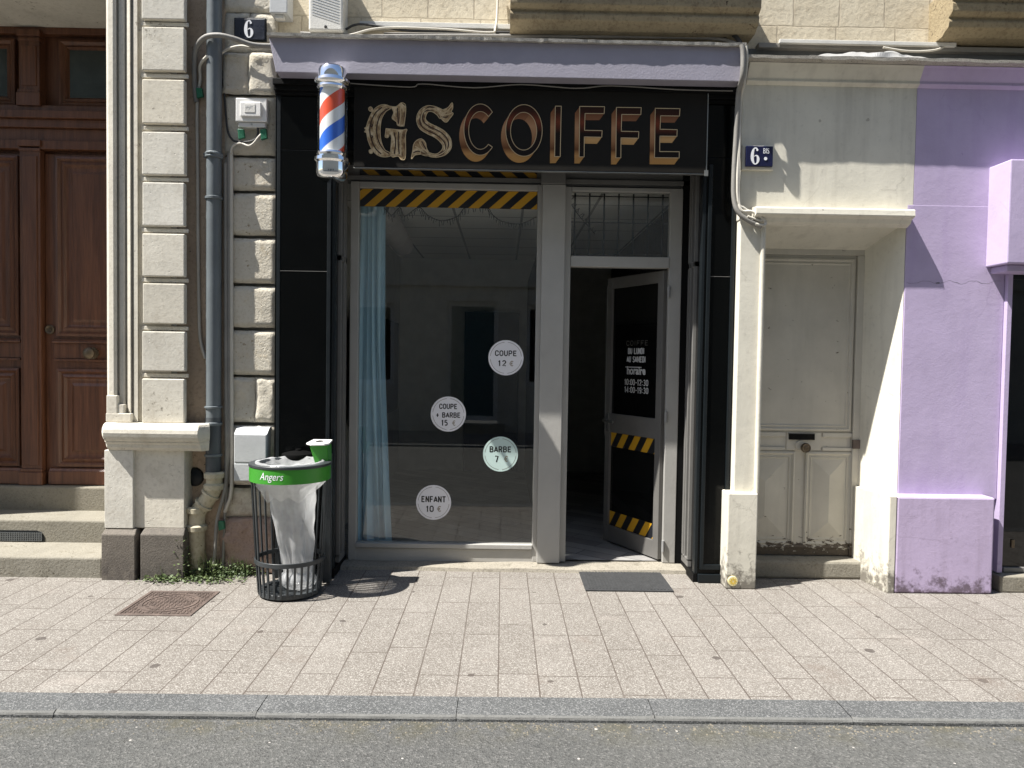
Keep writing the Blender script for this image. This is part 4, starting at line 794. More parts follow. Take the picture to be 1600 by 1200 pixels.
for i in range(len(path)-1):
    for k in range(6): q = path[i].lerp(path[i+1], k/6); ls.tube([q, q+Vector((rnd.uniform(-.012, .012), rnd.uniform(-.01, .01), -rnd.uniform(.02, .05)))], .0022, 4, smooth=0)
path = [P(u, v, .40) for u, v in ((889, 312), (897, 326), (907, 340), (918, 352), (930, 366))]; ls.tube(path, .0035, 5)
for i in range(len(path)-1):
    for k in range(5): q = path[i].lerp(path[i+1], k/5); ls.tube([q, q+Vector((rnd.uniform(0, .03), 0, rnd.uniform(.01, .04)))], .0022, 4, smooth=0)
tag(ls.build('light_string', 'bulb'), 'dark unlit fairy light string scalloped under the window tape', 'fairy lights')
du = MB(); ctr = P(592, 322, .55); fin_ = P(630, 384, 2.1); L_ = (fin_-ctr).length
du.lathe([(.078+.02*abs(math.sin(k*.35)), k*.008) for k in range(int(L_/.008))], ctr, 28, axis=(fin_-ctr))
tag(du.build('air_duct', 'duct', smooth=60), 'pale corrugated air duct above the curtain inside the shop', 'duct')

# ================================================================== LITTER BIN
bxc, byc = XX(453, 925, -.37), -.37; zr = ZZ(458, 747, byc-.25); RT_, RB_ = .247, .185
B = thing('litter_bin', 'round dark slatted litter bin with a green band in front of the black pier', 'litter bin', (bxc, byc, 0))
bh = .088; zr0_, zr1_ = zr-bh/2, zr+bh/2
def ringp(r0, r1, z0, z1, sg=56): return MB().lathe([(r1, z0), (r1, z1), (r0, z1), (r0, z0), (r1, z0)], (bxc, byc, 0), sg)
BND = ringp(RT_-.006, RT_, zr0_, zr1_).build('green_band', 'green', B, smooth=30)
ringp(RT_-.05, RT_+.004, zr1_+.0005, zr1_+.018).build('top_ring', 'binmetal', B, .003, smooth=40)
zm = ZZ(455, 885, byc-.2)+.0
def rad(z): t = max(0, min(1, z/zr0_)); return RB_+(RT_-.016-RB_)*t**.85
ringp(rad(zm)+.004, rad(zm)+.013, zm-.014, zm+.014).build('middle_ring', 'binmetal', B, .002, smooth=40)
ringp(RB_-.03, RB_+.006, .012, .04).build('base_ring', 'binmetal', B, .002, smooth=40)
NB = 30
for k in range(NB):
    a = 2*math.pi*(k+.5)/NB; ca, sa_ = math.cos(a), math.sin(a); face = -sa_*.94 + ca*.34        # towards the street
    top = zm+.01 if face > .48 else zr0_+.02
    m_ = MB(); vs = []; zsn = 8
    for j in range(zsn+1):
        z = .02+(top-.02)*j/zsn; r = rad(z); tx, ty = -sa_, ca
        for w_, d_ in ((-.0095, 0), (.0095, 0), (.0095, .007), (-.0095, .007)): vs.append((bxc+ca*(r+d_)+tx*w_*.7, byc+sa_*(r+d_)+ty*w_*.7, z))
    m_.add(vs, [(4*j+q, 4*j+(q+1) % 4, 4*j+4+(q+1) % 4, 4*j+4+q) for j in range(zsn) for q in range(4)]+[(0, 1, 2, 3), tuple(4*zsn+q for q in (3, 2, 1, 0))]); m_.build('slat', 'binmetal', B)
bs = MB(); bs.lathe([(RB_, .012), (RB_, .024), (.0, .024)], (bxc, byc, 0), 40)
for k in range(-7, 8): y = k*.024; hw = math.sqrt(max(0, .17**2-y*y)); bs.box(bxc-hw, bxc+hw, byc+y-.006, byc+y+.006, .025, .031)
bs.build('base_plate', 'binmetal', B, smooth=30)
inr = MB().lathe([(RT_-.075, zr1_+.016), (RT_-.06, zr1_+.024), (RT_-.05, zr1_+.018), (RT_-.06, zr1_-.02)], (bxc, byc, 0), 48).build('bag_hoop', 'binmetal', B, smooth=40)
t_ = MB(); vs, fs = text2d('Angers', h=.058, wd=.155, shear=.28); cen = R(-90)-.20
t_.add([(bxc+(RT_+.0012)*math.cos(cen+a/RT_), byc+(RT_+.0012)*math.sin(cen+a/RT_), zr+q-.003) for a, q in vs], fs); t_.build('lettering', 'enamel', BND)
pst = MB(); pst.box(bxc+.17, bxc+.22, byc+.14, byc+.19, .02, zr1_+.05); pst.build('back_post', 'binmetal', B, .004)
ash = MB(); ac = P(498, 706, byc+.1); ax, az = ac.x, ac.z; ay = byc+.1; za_ = ZZ(498, 695, ay)
ash.add([(ax-.045, ay-.055, za_), (ax+.068, ay-.055, za_+.004), (ax+.068, ay+.06, za_), (ax-.045, ay+.06, za_), (ax-.012, ay-.045, zr1_-.0), (ax+.07, ay-.045, zr1_-.0), (ax+.07, ay+.06, zr1_-.0), (ax-.012, ay+.06, zr1_-.0)],
    [(0, 1, 2, 3), (0, 4, 5, 1), (1, 5, 6, 2), (2, 6, 7, 3), (3, 7, 4, 0)]); AS = ash.build('ash_box', 'green', B, .003)
al = MB(); vs = []
for dz in (0, .012): vs += [(ax-.07, ay-.04, za_+.004+dz), (ax-.03, ay-.075, za_+.001+dz), (ax+.055, ay-.075, za_+.004+dz), (ax+.078, ay-.045, za_+.006+dz), (ax+.072, ay+.07, za_+.016+dz), (ax-.052, ay+.07, za_+.016+dz)]
al.add(vs, [(0, 1, 2, 3, 4, 5), (11, 10, 9, 8, 7, 6)]+[(k, 6+k, 6+(k+1) % 6, (k+1) % 6) for k in range(6)]); al.build('ash_lid', 'white', AS, .003)
al = MB(); al.lathe([(.028, .0), (.02, .002), (.0, .002)], (ax+.005, ay-.0, za_+.021), 14, axis=Vector((0, -.2, 1))); al.build('ash_hole', 'ink', AS)
hy_ = -.115; hc = P(466, 712, hy_)
MT['hood'] = plain('black ashtray paint', (.0015, .0015, .0015), .7, spec=.1)
hood = thing('ground_ashtray', 'low black round lidded ashtray post behind the litter bin', 'ashtray', (hc.x, hy_, 0))
MB().lathe([(.103, -.02), (.108, 0), (.104, .016), (.07, .026), (.02, .034), (.018, .045), (.0, .048)], hc, 32).build('lid', 'hood', hood, smooth=35)
MB().lathe([(.07, 0), (.07, .02), (.05, .03), (.05, hc.z-.01), (.11, hc.z-.005), (0, hc.z-.004)], (hc.x, hy_, 0), 24).build('post', 'soot', hood, smooth=35)
# the bag hanging in it
bg_ = MB(); NA, NZ_ = 72, 60; vs = []; z_t = zr1_+.022
prof = [(0, RT_-.085, 0, 0), (.03, RT_-.05, 0, 0)]
for j in range(NZ_+1):
    t = j/NZ_
    for i in range(NA):
        a = 2*math.pi*i/NA; q = Vector((math.cos(a)*1.3, math.sin(a)*1.3, t*2.2)); wr = noise.noise(q*1.9)*.5+noise.noise(q*4.2+Vector((3, 1, 2)))*.3
        if t < .06: k = t/.06; r = (RT_-.16)+.125*k**.7; z = zr1_-.06+.098*k**.6; ox = 0
        elif t < .12: k = (t-.06)/.06; r = RT_-.038+.006*math.sin(k*3.1)-.01*k; z = zr1_+.038-.14*k; ox = 0
        else:
            k = (t-.12)/.88; z = (zr1_-.102)-(zr1_-.102-.04)*k; e_ = min(1, k/.06)
            r = (RT_-.05)*(1-e_)+e_*(.155-.082*k**.8); ox = e_*(.002+.058*k**.8)
            if k > .85: r += .03*math.sin((k-.85)/.15*math.pi)
        r *= 1+(.20*wr+.10*math.sin(a*5+2.2*t+1.5*noise.noise(Vector((math.cos(a), t*3, 1))))*min(1, max(0, (t-.1)*5))+.07*math.sin(a*11+3*t)*noise.noise(q*2))*(min(1, max(0, (t-.12)*6))+.06)
        ell_ = 1-.2*min(1, max(0, (t-.2)*2)); vs.append((bxc+ox+r*math.cos(a), byc-.01+r*math.sin(a)*ell_, z+.008*noise.noise(q*3)))
bg_.add(vs, [(j*NA+i, j*NA+(i+1) % NA, (j+1)*NA+(i+1) % NA, (j+1)*NA+i) for j in range(NZ_) for i in range(NA)]+[tuple(NZ_*NA+i for i in range(NA))])
sk = []; 
for j in range(9):      # the film folded out under the band
    for i in range(NA):
        a = 2*math.pi*i/NA; t = j/8; r = RT_-.008-.05*t-.02*t*t; d = (.075+.05*noise.noise(Vector((math.cos(a)*2, math.sin(a)*2, 4))))*(1.15+.5*math.cos(a+1.9)); sk.append((bxc+r*math.cos(a), byc+r*math.sin(a), zr0_+.01-d*t+.004*noise.noise(Vector((a*6, t*3, 1)))))
bg_.add(sk, [(j*NA+i, j*NA+(i+1) % NA, (j+1)*NA+(i+1) % NA, (j+1)*NA+i) for j in range(8) for i in range(NA)])
tag(bg_.build('bin_bag', 'bag', smooth=180), 'crumpled clear plastic bag hanging inside the slatted bin', 'bin bag')

# ================================================================== GROUND OBJECTS
m_ = MB(); q = [G(905, 894), G(1033, 894), G(1049, 925), G(914, 924)]; xm = (q[0].x+q[3].x)/2; xM = (q[1].x+q[2].x)/2
MB_ = MB(); MB_.box(xm, xM, -.275, .16, .001, .010)
for k in range(24): x = xm+.03+(xM-xm-.06)*k/23; MB_.box(x-.006, x+.006, -.25, .135, .0095, .0125)
tag(MB_.build('door_mat', 'mat', bevel=.003), 'flat dark rubber mat on the paving at the open door', 'mat')
mh = thing('manhole_cover', 'square rusty cast iron manhole cover with a ring set in the paving', 'manhole cover', (-1.985, -.6, 0)); x0, x1, y0, y1 = -2.2, -1.765, -.815, -.375
fr = MB(); fr.box(x0, x1, y0, y0+.022, -.01, .006); fr.box(x0, x1, y1-.022, y1, -.01, .006); fr.box(x0, x0+.022, y0+.0225, y1-.0225, -.01, .006); fr.box(x1-.022, x1, y0+.0225, y1-.0225, -.01, .006); fr.build('frame', 'iron', mh, .002)
lid = MB(); lid.box(x0+.026, x1-.026, y0+.026, y1-.026, -.01, .003); cxm, cym = (x0+x1)/2, (y0+y1)/2
lid.lathe([(.165, .003), (.165, .007), (.150, .007), (.150, .003)], (cxm, cym, 0), 40); lid.lathe([(.12, .003), (.12, .006), (.112, .006), (.112, .003)], (cxm, cym, 0), 40)
for i in range(-7, 8):
    for j in range(-7, 8):
        x, y = cxm+i*.0255, cym+j*.0255; r = math.hypot(x-cxm, y-cym)
        if .143 < r < .172 or .107 < r < .124: continue
        if (i+j) % 2: lid.box(x-.009, x+.009, y-.0045, y+.0045, .002, .0066)
        else: lid.box(x-.0045, x+.0045, y-.009, y+.009, .002, .0066)
lid.build('lid', 'iron', mh)
gg = MB()
for k in range(900):
    x = rnd.uniform(-2.6, 2.6); y = KO-.006-abs(rnd.gauss(0, .05)); q = rnd.uniform(.0012, .0045); z = RZ
    gg.add([(x-q, y-q*rnd.uniform(.6, 1.2), z), (x+q*rnd.uniform(.6, 1.3), y-q, z), (x+q, y+q*rnd.uniform(.6, 1.2), z), (x-q*rnd.uniform(.6, 1.3), y+q, z), (x, y, z+q*rnd.uniform(.8, 1.5))], [(0, 1, 4), (1, 2, 4), (2, 3, 4), (3, 0, 4)])
tag(gg.build('gutter_grit', stone('pale grit', (.24, .22, .18), dirt=(.06, .05, .03), dirt_amt=.8, scale=30)), 'fine grit lying in the gutter along the kerb', 'grit', kind='stuff')
we = MB()
def leaf(p, s_):
    a = rnd.uniform(0, 6.28); t = Vector((math.cos(a), math.sin(a), rnd.uniform(-.3, .9))).normalized(); n = t.cross(Vector((rnd.uniform(-1, 1), rnd.uniform(-1, 1), 1))).normalized(); p = Vector(p)
    we.add([p, p+t*s_*.5+n*s_*.32, p+t*s_, p+t*s_*.5-n*s_*.32], [(0, 1, 2, 3)])
for cxw, cyw, sxw, h, n in ((XX(293, 880, .0), -.06, .10, .26, 520), (XX(335, 890, .0), -.05, .14, .10, 480), (XX(375, 895, .0), .0, .13, .08, 420), (XX(265, 905, -.1), -.16, .16, .035, 330), (XX(330, 910, -.1), -.16, .2, .03, 330), (XX(286, 870, -.1), -.10, .07, .30, 260)):
    for k in range(n):
        x = cxw+rnd.gauss(0, sxw*.5); y = cyw+rnd.gauss(0, .035); d = math.exp(-((x-cxw)/sxw)**2); z = rnd.random()**1.6*h*d+.006
        leaf((x, min(y, .0) if z < .1 else y, z), rnd.uniform(.010, .030))
for k in range(60):
    x = XX(rnd.uniform(255, 395), 900, -.05); y = rnd.uniform(-.15, -.02); we.tube([(x, y, 0), (x+rnd.uniform(-.03, .03), y+rnd.uniform(-.02, .02), rnd.uniform(.05, .16))], .0012, 4, smooth=0)
tag(we.build('weeds', 'leaf'), 'small green weeds growing along the wall foot under the drainpipe', 'weeds', kind='stuff')

# ================================================================== DRAINPIPE, BOXES, CABLES on the pale wall
yp = -.02; dp = thing('drainpipe', 'blue grey zinc drainpipe with a cream cast foot between the two houses', 'drainpipe', (XX(334, 600, yp), yp, 0)); r = .049
xp = XX(334, 400, yp)
MB().tube([(xp, yp, ZZ(334, 655, yp)), (xp, yp, 4.6)], r, 24, smooth=0).build('pipe', 'pipe', dp, smooth=50)
MB().tube([(xp, yp, ZZ(334, 745, yp)), (xp, yp, ZZ(334, 652, yp))], r*1.02, 24, smooth=0).build('lower_pipe', 'pipe_dark', dp, smooth=50)
for v, hgt in ((243, .02), (310, .012), (662, .012), (636, .008), (711, .01)): z = ZZ(334, v, yp); MB().lathe([(r+.001, z-hgt), (r+.009, z-hgt*.6), (r+.009, z+hgt*.6), (r+.001, z+hgt)], (xp, yp, 0), 24).build('collar', 'pipe', dp, smooth=40)
cl = MB()
z = ZZ(334, 243, yp); cl.tube([(xp-.06, yp-.01, z+.004), (xp, yp-.062, z+.006), (xp+.06, yp-.01, z-.004)], .008, 8); cl.tube([(xp-.06, yp-.01, z-.012), (xp, yp-.062, z-.014), (xp+.06, yp-.01, z-.016)], .007, 8)
cl.build('wire_tie', 'pipe', dp, smooth=40)
fp = [P(u, v, yp) for u, v in ((335, 738), (335, 752), (333, 766), (323, 782), (311, 797), (307.5, 812), (307.5, 840), (308.5, 905))]; fp[-1].z = -.02
ft = MB().tube(fp, .053, 24, smooth=5)
for u, v, dd in ((335, 742, 0), (334.5, 760, 0), (308, 796, 0), (307.5, 824, 0)):
    q = P(u, v, yp); ft.lathe([(.053, -.022), (.066, -.018), (.068, .012), (.058, .022), (.053, .024)], q, 24)
for a_, b_ in (((329, 772), (333, 766)), ((318, 788), (322, 783))):
    q, e = P(*a_, yp), P(*b_, yp); ft.lathe([(.053, -.01), (.064, -.006), (.064, .008), (.053, .012)], q, 24, axis=(e-q))
ft.build('cast_foot', 'castpipe', dp, smooth=40)
def run(name, label, pix, rad_, m_, n=8, cat='cable', sm=5):
    t = MB(); t.tube([P(u, v, y) for u, v, y in pix], rad_, n, smooth=sm); return tag(t.build(name, m_, smooth=60), label, cat)
run('conduit', 'pale grey conduit nearest the drainpipe, swinging left at its foot', [(352, 255, .0), (353, 600, .0), (354, 730, -.01), (350, 770, -.02), (339, 815, -.03), (336, 860, -.03), (332, 900, -.03)], .012, 'cable', cat='conduit')
run('conduit', 'straight grey conduit in the middle of the three beside the drainpipe', [(357, 240, .01), (357.5, 600, .01), (357, 700, .0), (352, 790, .0), (350, 840, .0), (348, 890, .0)], .010, 'cable', cat='conduit')
run('conduit', 'pale conduit with a hooked lower end nearest the grey cabinet', [(361.5, 235, .015), (362, 600, .015), (362, 730, .01), (361, 770, .0), (355, 790, .0), (351, 800, .0)], .0125, 'cable_pale', cat='conduit')
run('cable', 'thick grey cable arching over the drainpipe and down its left side', [(430, 72, -.03), (395, 70, -.06), (365, 60, -.09), (340, 55, -.10), (318, 60, -.08), (305, 82, -.03), (304, 130, .0), (307, 160, .01)], .017, 'cable')
run('cable', 'thin pale cable tied down the wall left of the drainpipe', [(324, 88, -.07), (313, 102, -.02), (313, 125, .01), (308, 165, .015), (309, 280, .015), (309.5, 380, .015), (311, 480, .015), (313, 530, .01), (321, 560, .0)], .011, 'cable_pale')
run('cable', 'dark thin cable running down from the rough stones to the white box', [(346, 110, .02), (350, 140, .02), (353, 180, .02), (356, 205, .01), (364, 219, .0), (380, 222, -.01), (395, 220, -.01), (402, 212, -.01), (403, 200, -.01)], .007, 'cable_dark')
run('cable', 'cream loop of cable under the white box', [(360, 240, .0), (364, 228, -.01), (376, 224, -.01), (388, 228, -.02), (396, 224, -.02), (404, 214, -.02), (412, 206, -.01)], .007, 'cable_pale')
run('cable', 'pale cable lying over the rough stone behind the drainpipe', [(345, 84, .0), (358, 76, -.02), (378, 72, -.04), (400, 76, -.04), (428, 68, -.04)], .009, 'cable_pale')
for u, v, yy, lab in ((312, 145, .0, 'green tape wrapped on the cable left of the drainpipe'), (377, 209, -.01, 'green tape flap under the left of the white box'), (412, 210, -.01, 'darker green tape flap under the right of the white box'), (346, 820, -.02, 'green tape round the conduit near the weeds')):
    q = P(u, v, yy); t = MB(); k = rnd.uniform(-.01, .01)
    t.add([(q.x-.022, q.y-.012, q.z+.03), (q.x+.02, q.y-.018, q.z+.034+k), (q.x+.026, q.y-.006, q.z-.026), (q.x-.014, q.y-.014, q.z-.04), (q.x-.026, q.y+.012, q.z+.028), (q.x+.02, q.y+.01, q.z+.034+k), (q.x+.026, q.y+.012, q.z-.026), (q.x-.016, q.y+.01, q.z-.04)],
        [(0, 3, 2, 1), (4, 5, 6, 7), (0, 1, 5, 4), (1, 2, 6, 5), (2, 3, 7, 6), (3, 0, 4, 7)]); tag(t.build('green_tape', 'greentape', bevel=.004), lab, 'tape', 'green tape on cables')
def boxthing(name, label, cat, u0, v0, u1, v1, y0, y1, m_, bev=.006):
    a, b, c, d = RC(u0, v0, u1, v1, y0); t = thing(name, label, cat, ((a+b)/2, y0, c)); MB().box(a, b, y0, y1, c, d).build('case', m_, t, bev, seg=3); return t, a, b, c, d
t, a, b, c, d = boxthing('junction_box', 'square white junction box with a raised cover above two green tapes', 'junction box', 368, 153, 417, 190, -.03, .05, 'white')
MB().box(a+.035, b-.035, -.045, -.029, c+.03, d-.03).build('cover', 'white', t, .005); MB().box(a+.065, b-.072, -.048, -.044, c+.055, d-.045).build('emblem', 'offwhite', t, .002)
em = MB()
for k in range(4): q = (a+b)/2-.004+rnd.uniform(-.018, .018); zq = (c+d)/2+.006; ribbon(em, [(q-.012, zq-.012+k*.006, .0012), (q, zq+.004+k*.003, .0016), (q+.012, zq-.004+k*.004, .0010)], -.0487)
em.build('mark', 'cabinet', t); MB().box(a+.015, b-.012, -.02, .05, c-.034, c-.002).build('flap', 'offwhite', t, .004); MB().lathe([(0, .004), (.006, .004), (.006, 0)], ((a+b)/2, -.02, c-.016), 10, axis=Vector((0, -1, 0))).build('screw', 'steel', t)
t, a, b, c, d = boxthing('utility_cabinet', 'pale grey utility cabinet on the wall behind the litter bin', 'cabinet', 365.5, 678, 417, 752, -.06, .06, 'cabinet', .004)
tp = MB().extrude_x([(-.06, d-.001), (.0, ZZ(392, 667, 0)), (.06, ZZ(392, 667, 0)), (.06, d-.001)], a, b).build('sloped_top', 'cabinet', t, .003)
zq = ZZ(392, 724, -.065); MB().box(a+.004, b-.004, -.066, -.058, zq+.006, d-.004).build('door', 'cabinet', t, .004); MB().box(a+.004, b-.004, -.066, -.058, c+.003, zq-.003).build('cover', 'cabinet', t, .004); MB().lathe([(0, .006), (.008, .006), (.009, 0)], (b-.03, -.06, c+.018), 12, axis=Vector((0, -1, 0))).build('lock', 'charcoal', t)
t, a, b, c, d = boxthing('cable_box', 'weathered grey cable box above the end of the lilac cornice', 'cable box', 421, -30, 449, 20, -.08, .06, 'cabinet'); MB().box(a+.03, b-.03, -.06, -.02, c-.025, c-.001).build('gland', 'offwhite', t, .003)
t, a, b, c, d = boxthing('siren_box', 'cream siren box with slanted louvres above the lilac cornice', 'siren', 482, -60, 536, 48, -.10, .06, 'offwhite', .014)
lv = MB()
for k in range(26):
    z0 = c+.055+k*.018
    ribbon(lv, [(a+.02, z0+.055, .0035), (b-.025, z0, .0035)], -.1025) if z0+.055 < d else None
lv.build('louvres', 'cabinet', t); MB().lathe([(0, .004), (.009, .003), (.010, 0)], ((a+b)/2, -.1, c+.026), 12, axis=Vector((0, -1, 0))).build('lens', 'ink', t)
# number plates
def plate(label, u0, v0, u1, v1, yy, m_, six, bis=False):
    a, b, c, d = RC(u0, v0, u1, v1, yy); t = thing('number_plate', label, 'number plate', ((a+b)/2, yy, c), 'enamel house number plates')
    MB().box(a, b, yy, yy+.02, c, d).build('plate', m_, t, .004); w_, h = b-a, d-c; g = MB(); s_ = h*.0098; ox, oz = a+w_*six, c+h*.5
    pts = [(9, 33, 3), (3, 38, 3.5), (-6, 36, 3.5), (-12, 22, 6.5), (-14.5, 2, 8), (-13, -18, 7.5), (-6, -35, 4), (3, -38, 3), (11, -30, 5), (14, -16, 7), (11, -2, 5), (3, 3, 2.5), (-5, -2, 2)]
    ribbon(g, [(ox+x*s_*1.05, oz+z*s_*1.04, q*s_) for x, z, q in pts], yy-.0025); g.add([(ox+(9+5.5*math.cos(R(30*k)))*s_, yy-.003, oz+(30+5.5*math.sin(R(30*k)))*s_) for k in range(12)], [tuple(range(12))])
    if bis:
        put_text(g, 'BIS', a+w_*.74, c+h*.76, yy-.0025, h=h*.26, wd=w_*.22); r_ = h*.085; g.add([(a+w_*.72+r_*math.cos(R(30*k)), yy-.003, c+h*.38+r_*math.sin(R(30*k))) for k in range(12)], [tuple(range(12))])
    else: MB().box(a-.008, b+.006, yy+.006, yy+.024, c-.006, d+.008).build('backing', 'charcoal', t, .003)
    g.build('number', 'enamel', t); return t, a, b, c, d
plate('dark blue house number 6 on the rough stones beside the drainpipe', 367, 29, 414, 62, -.0, 'navy_dark', .47)
t, a, b, c, d = plate('blue house number 6 bis plate on the cream wall', 1165.5, 228, 1208, 260, -.155, 'navy', .34, True)
MB().box(a-.022, b+.012, -.137, -.10, c-.02, d+.012).build('mortar_bed', 'render', t, .008)

# ================================================================== CREAM HOUSE 6 BIS
YC = -.12
CH = thing('cream_house', 'cream rendered house front with a recessed peeling panelled door', 'house', (2.1, YC, 0))
xc0 = XX(1152, 500, -.13); xc1 = XX(1190, 500, -.13); xj = XX(1411, 500, YC); zlt = ZZ(1300, 322, -.2); zlb = ZZ(1300, 346, YC)
xcw = XX(1165, 250, YC)
zw1 = ZZ(1300, 100, YC); xm_ = XX(1430, 240, YC)
za_c = ZZ(1400, 96, -.25)-.01; up = MB(); up.box(xb1+.0, xm_, YC, .5, zlb, za_c); up.build('wall', 'render', CH, .004)
xpl = xb1+.006
bx('pilaster', 'render', CH, xpl, xc1, -.13, .45, 0.6, zlb+.02, .006); bx('plinth', 'render_low', CH, XX(1136, 850, -.19)-.0, XX(1183, 850, -.19), -.19, .40, 0, ZZ(1160, 771, -.19), .008)
cb = MB().tube([(xc1-.006, -.135, ZZ(1187, 770, -.13)), (xc1-.006, -.135, ZZ(1187, 352, -.13))], .016, 12, smooth=0); tag(cb.build('edge_conduit', 'render', smooth=60), 'cream painted pipe running up the edge of the pilaster beside the peeling door', 'conduit')
ydr = .18; xjb = XX(1344, 620, ydr)
jp = [(xj, YC), (xj+.002, .5), (xjb+.02, .5), (xjb, ydr+.08), (xjb, ydr)]
MB().extrude_z(jp, .3, zlb+.02).build('jamb', 'render', CH, .006)
zpp = ZZ(1470, 777, -.24); xq = XX(1388, 850, -.24); xqb = XX(1342, 830, .12)
MB().extrude_z([(xq, -.24), (xq+.05, -.24), (xq+.05, .4), (xqb-.01, .4), (xqb-.02, .13)], 0, zpp-.002).build('jamb_plinth', 'render_low', CH, .006)
zsf = ZZ(1300, 390, ydr)
MB().extrude_x([(YC+.004, zlb+.0), (ydr, zsf), (.5, zsf), (.5, zlb+.1), (YC+.004, zlb+.1)], xpl+.02, xj+.001).build('soffit', 'render', CH)
lp = [(YC+.01, zlt), (-.20, zlt-.012), (-.215, zlt-.02), (-.22, zlt-.06), (-.205, zlt-.068), (-.18, zlt-.075), (-.165, zlt-.10), (-.13, zlt-.115), (YC+.01, zlt-.12)]
MB().extrude_x(lp, XX(1181, 335, -.21), XX(1429, 340, -.21)).build('lintel_ledge', 'render', CH, .004)
z6 = ZZ(1260, 873, .12); bx('step', 'step', CH, xc1-.1, XX(1351, 890, .06), .055, .5, 0, z6, .018)
xd0 = xc1-.12; ED = lambda v, u=1260: ZZ(u, v, ydr)
fr_ = MB(); fr_.box(xd0, xjb+.01, ydr-.0, ydr+.1, ED(398), zsf+.01); fr_.box(xjb-.045, xjb+.012, ydr-.004, ydr+.1, z6, ED(398)); fr_.build('door_frame', 'peeled', CH, .004)
d0 = ydr+.02; xdr = xjb-.045
DR = MB().box(xd0, xdr, d0, d0+.05, z6+.012, ED(398)).build('door', 'peeled', CH, .003)
MB().ringpanel(xd0-.1, xdr-.012, ED(673), ED(403), [(0, d0), (0, d0-.012), (.012, d0-.016), (.024, d0-.004), (.036, d0-.010), (.046, d0-.003)]).build('upper_panel', 'peeled', DR)
xk = XX(1254, 700, d0)
for xa, xb in ((XX(1146, 780, d0), XX(1240, 780, d0)), (XX(1256, 780, d0), XX(1334, 780, d0)-.02)):
    MB().ringpanel(xa, xb, ED(852), ED(706), [(0, d0), (0, d0-.010), (.012, d0-.014), (.026, d0-.002), (.034, d0-.002), (.04, d0-.006), (.048, d0+.002)], ridge=d0-.024).build('panel', 'peeled', DR)
rl_ = MB(); rl_.box(xd0, xdr-.0, d0-.010, d0+.01, ED(868), ED(856)); rl_.extrude_x([(d0+.01, ED(856)+.001), (d0-.02, ED(856)+.001), (d0-.012, ED(853)+.006), (d0+.01, ED(852)+.006)], xd0, xdr-.01); rl_.build('bottom_rail', 'peeled_low', DR, .003)
mr = MB()
for xa, xb in ((XX(1150, 690, d0), XX(1226, 690, d0)), (XX(1284, 690, d0), XX(1336, 690, d0))):
    mr.box(xa, xb, d0-.012, d0+.01, ED(683), ED(676)); mr.box(xa, xb, d0-.012, d0+.01, ED(704.5), ED(699))
mr.box(XX(1228, 690, d0), XX(1282, 690, d0), d0-.008, d0+.01, ED(704), ED(676)); mr.build('middle_rail', 'peeled', DR, .004)
a, b, c, d = RC(1232.5, 678, 1272.5, 687, d0-.01); ls_ = MB(); ls_.box(a, b, d0-.02, d0-.006, c, d); ls_.build('letter_slot', 'soot', DR, .002); MB().box(a-.004, b+.004, d0-.016, d0-.009, d+.0005, d+.006).build('slot_lip', 'alu_dark', DR)
MB().lathe([(0, .05), (.012, .052), (.02, .046), (.03, .05), (.034, .04), (.034, .025), (.02, .012), (.02, -.01)], P(1256, 699, d0-.01), 24, axis=Vector((.0, -1, 0))).build('knob', 'brass', DR, smooth=35)
MB().lathe([(0, .008), (.034, .008), (.038, .003), (.038, -.01)], P(1250, 696, d0-.008), 24, axis=Vector((.0, -1, 0))).build('knob_plate', 'peeled', DR, smooth=35)
a, b, c, d = RC(1331.5, 687, 1343, 701, ydr); MB().box(a, b, ydr-.014, ydr+.01, c, d).build('lock', 'iron', DR, .003)
# scratches on the upper panel
scr = MB()
for u0, v0, u1, v1, w_ in ((1263, 571, 1275, 566, .004), (1270, 570, 1296, 566, .005), (1282, 563, 1308, 562, .004), (1276, 574, 1290, 569, .003), (1250, 600, 1262, 588, .003)):
    p0, p1 = P(u0, v0, d0), P(u1, v1, d0); ribbon(scr, [(p0.x, p0.z, .001), ((p0.x+p1.x)/2, (p0.z+p1.z)/2+.006, w_), (p1.x, p1.z, .001)], d0-.0012)
scr.build('scratches', 'alu_dark', DR)
# frieze and roof ledge over cream and lilac fronts
def frieze(par, x0, x1, m_):
    za, zb4 = ZZ(1400, 96, -.25), ZZ(1400, 136, YC)
    MB().extrude_x([(.3, za), (-.20, za), (-.19, za-.012), (-.145, zb4+.03), (-.15, zb4+.012), (-.13, zb4), (YC+.01, zb4-.01), (.3, zb4-.01)], x0, x1).build('frieze', m_, par, .003)
    return za
za = frieze(CH, xb1+.02, xm_, 'render')

# ================================================================== LILAC SHOP
PS = thing('lilac_shop', 'lilac painted shop front with a dark window at the picture edge', 'shop', (4, YC, 0))
xu = XX(1564, 600, YC); frieze(PS, xm_+.0, 6.5, 'purple')
MB().box(xm_+.0005, 6.5, YC, .5, ZZ(1580, 420, YC), za_c).build('wall', 'purple', PS)
MB().box(xj+.003, xu, YC-.001, .5, zpp-.03, ZZ(1500, 345, YC)+.1).build('pier', 'purple', PS, .005)
ck = MB(); pts = []
for k in range(36):
    u = 1417+k*4.2; p = P(u, 441+2.2*math.sin(k*.7)+rnd.uniform(-.8, .8), YC-.001); pts.append((p.x, p.z, .0006+.0016*max(0, noise.noise(Vector((k*.35, 2, 2))))))
ribbon(ck, pts, YC-.0016, smooth=2); p = P(1466, 442, YC); ck.polyxz([(p.x-.02, p.z), (p.x-.012, p.z-.006), (p.x+.004, p.z-.003), (p.x+.012, p.z+.002), (p.x, p.z+.004)], YC-.0022); ck.build('crack', 'leadgrey', PS)
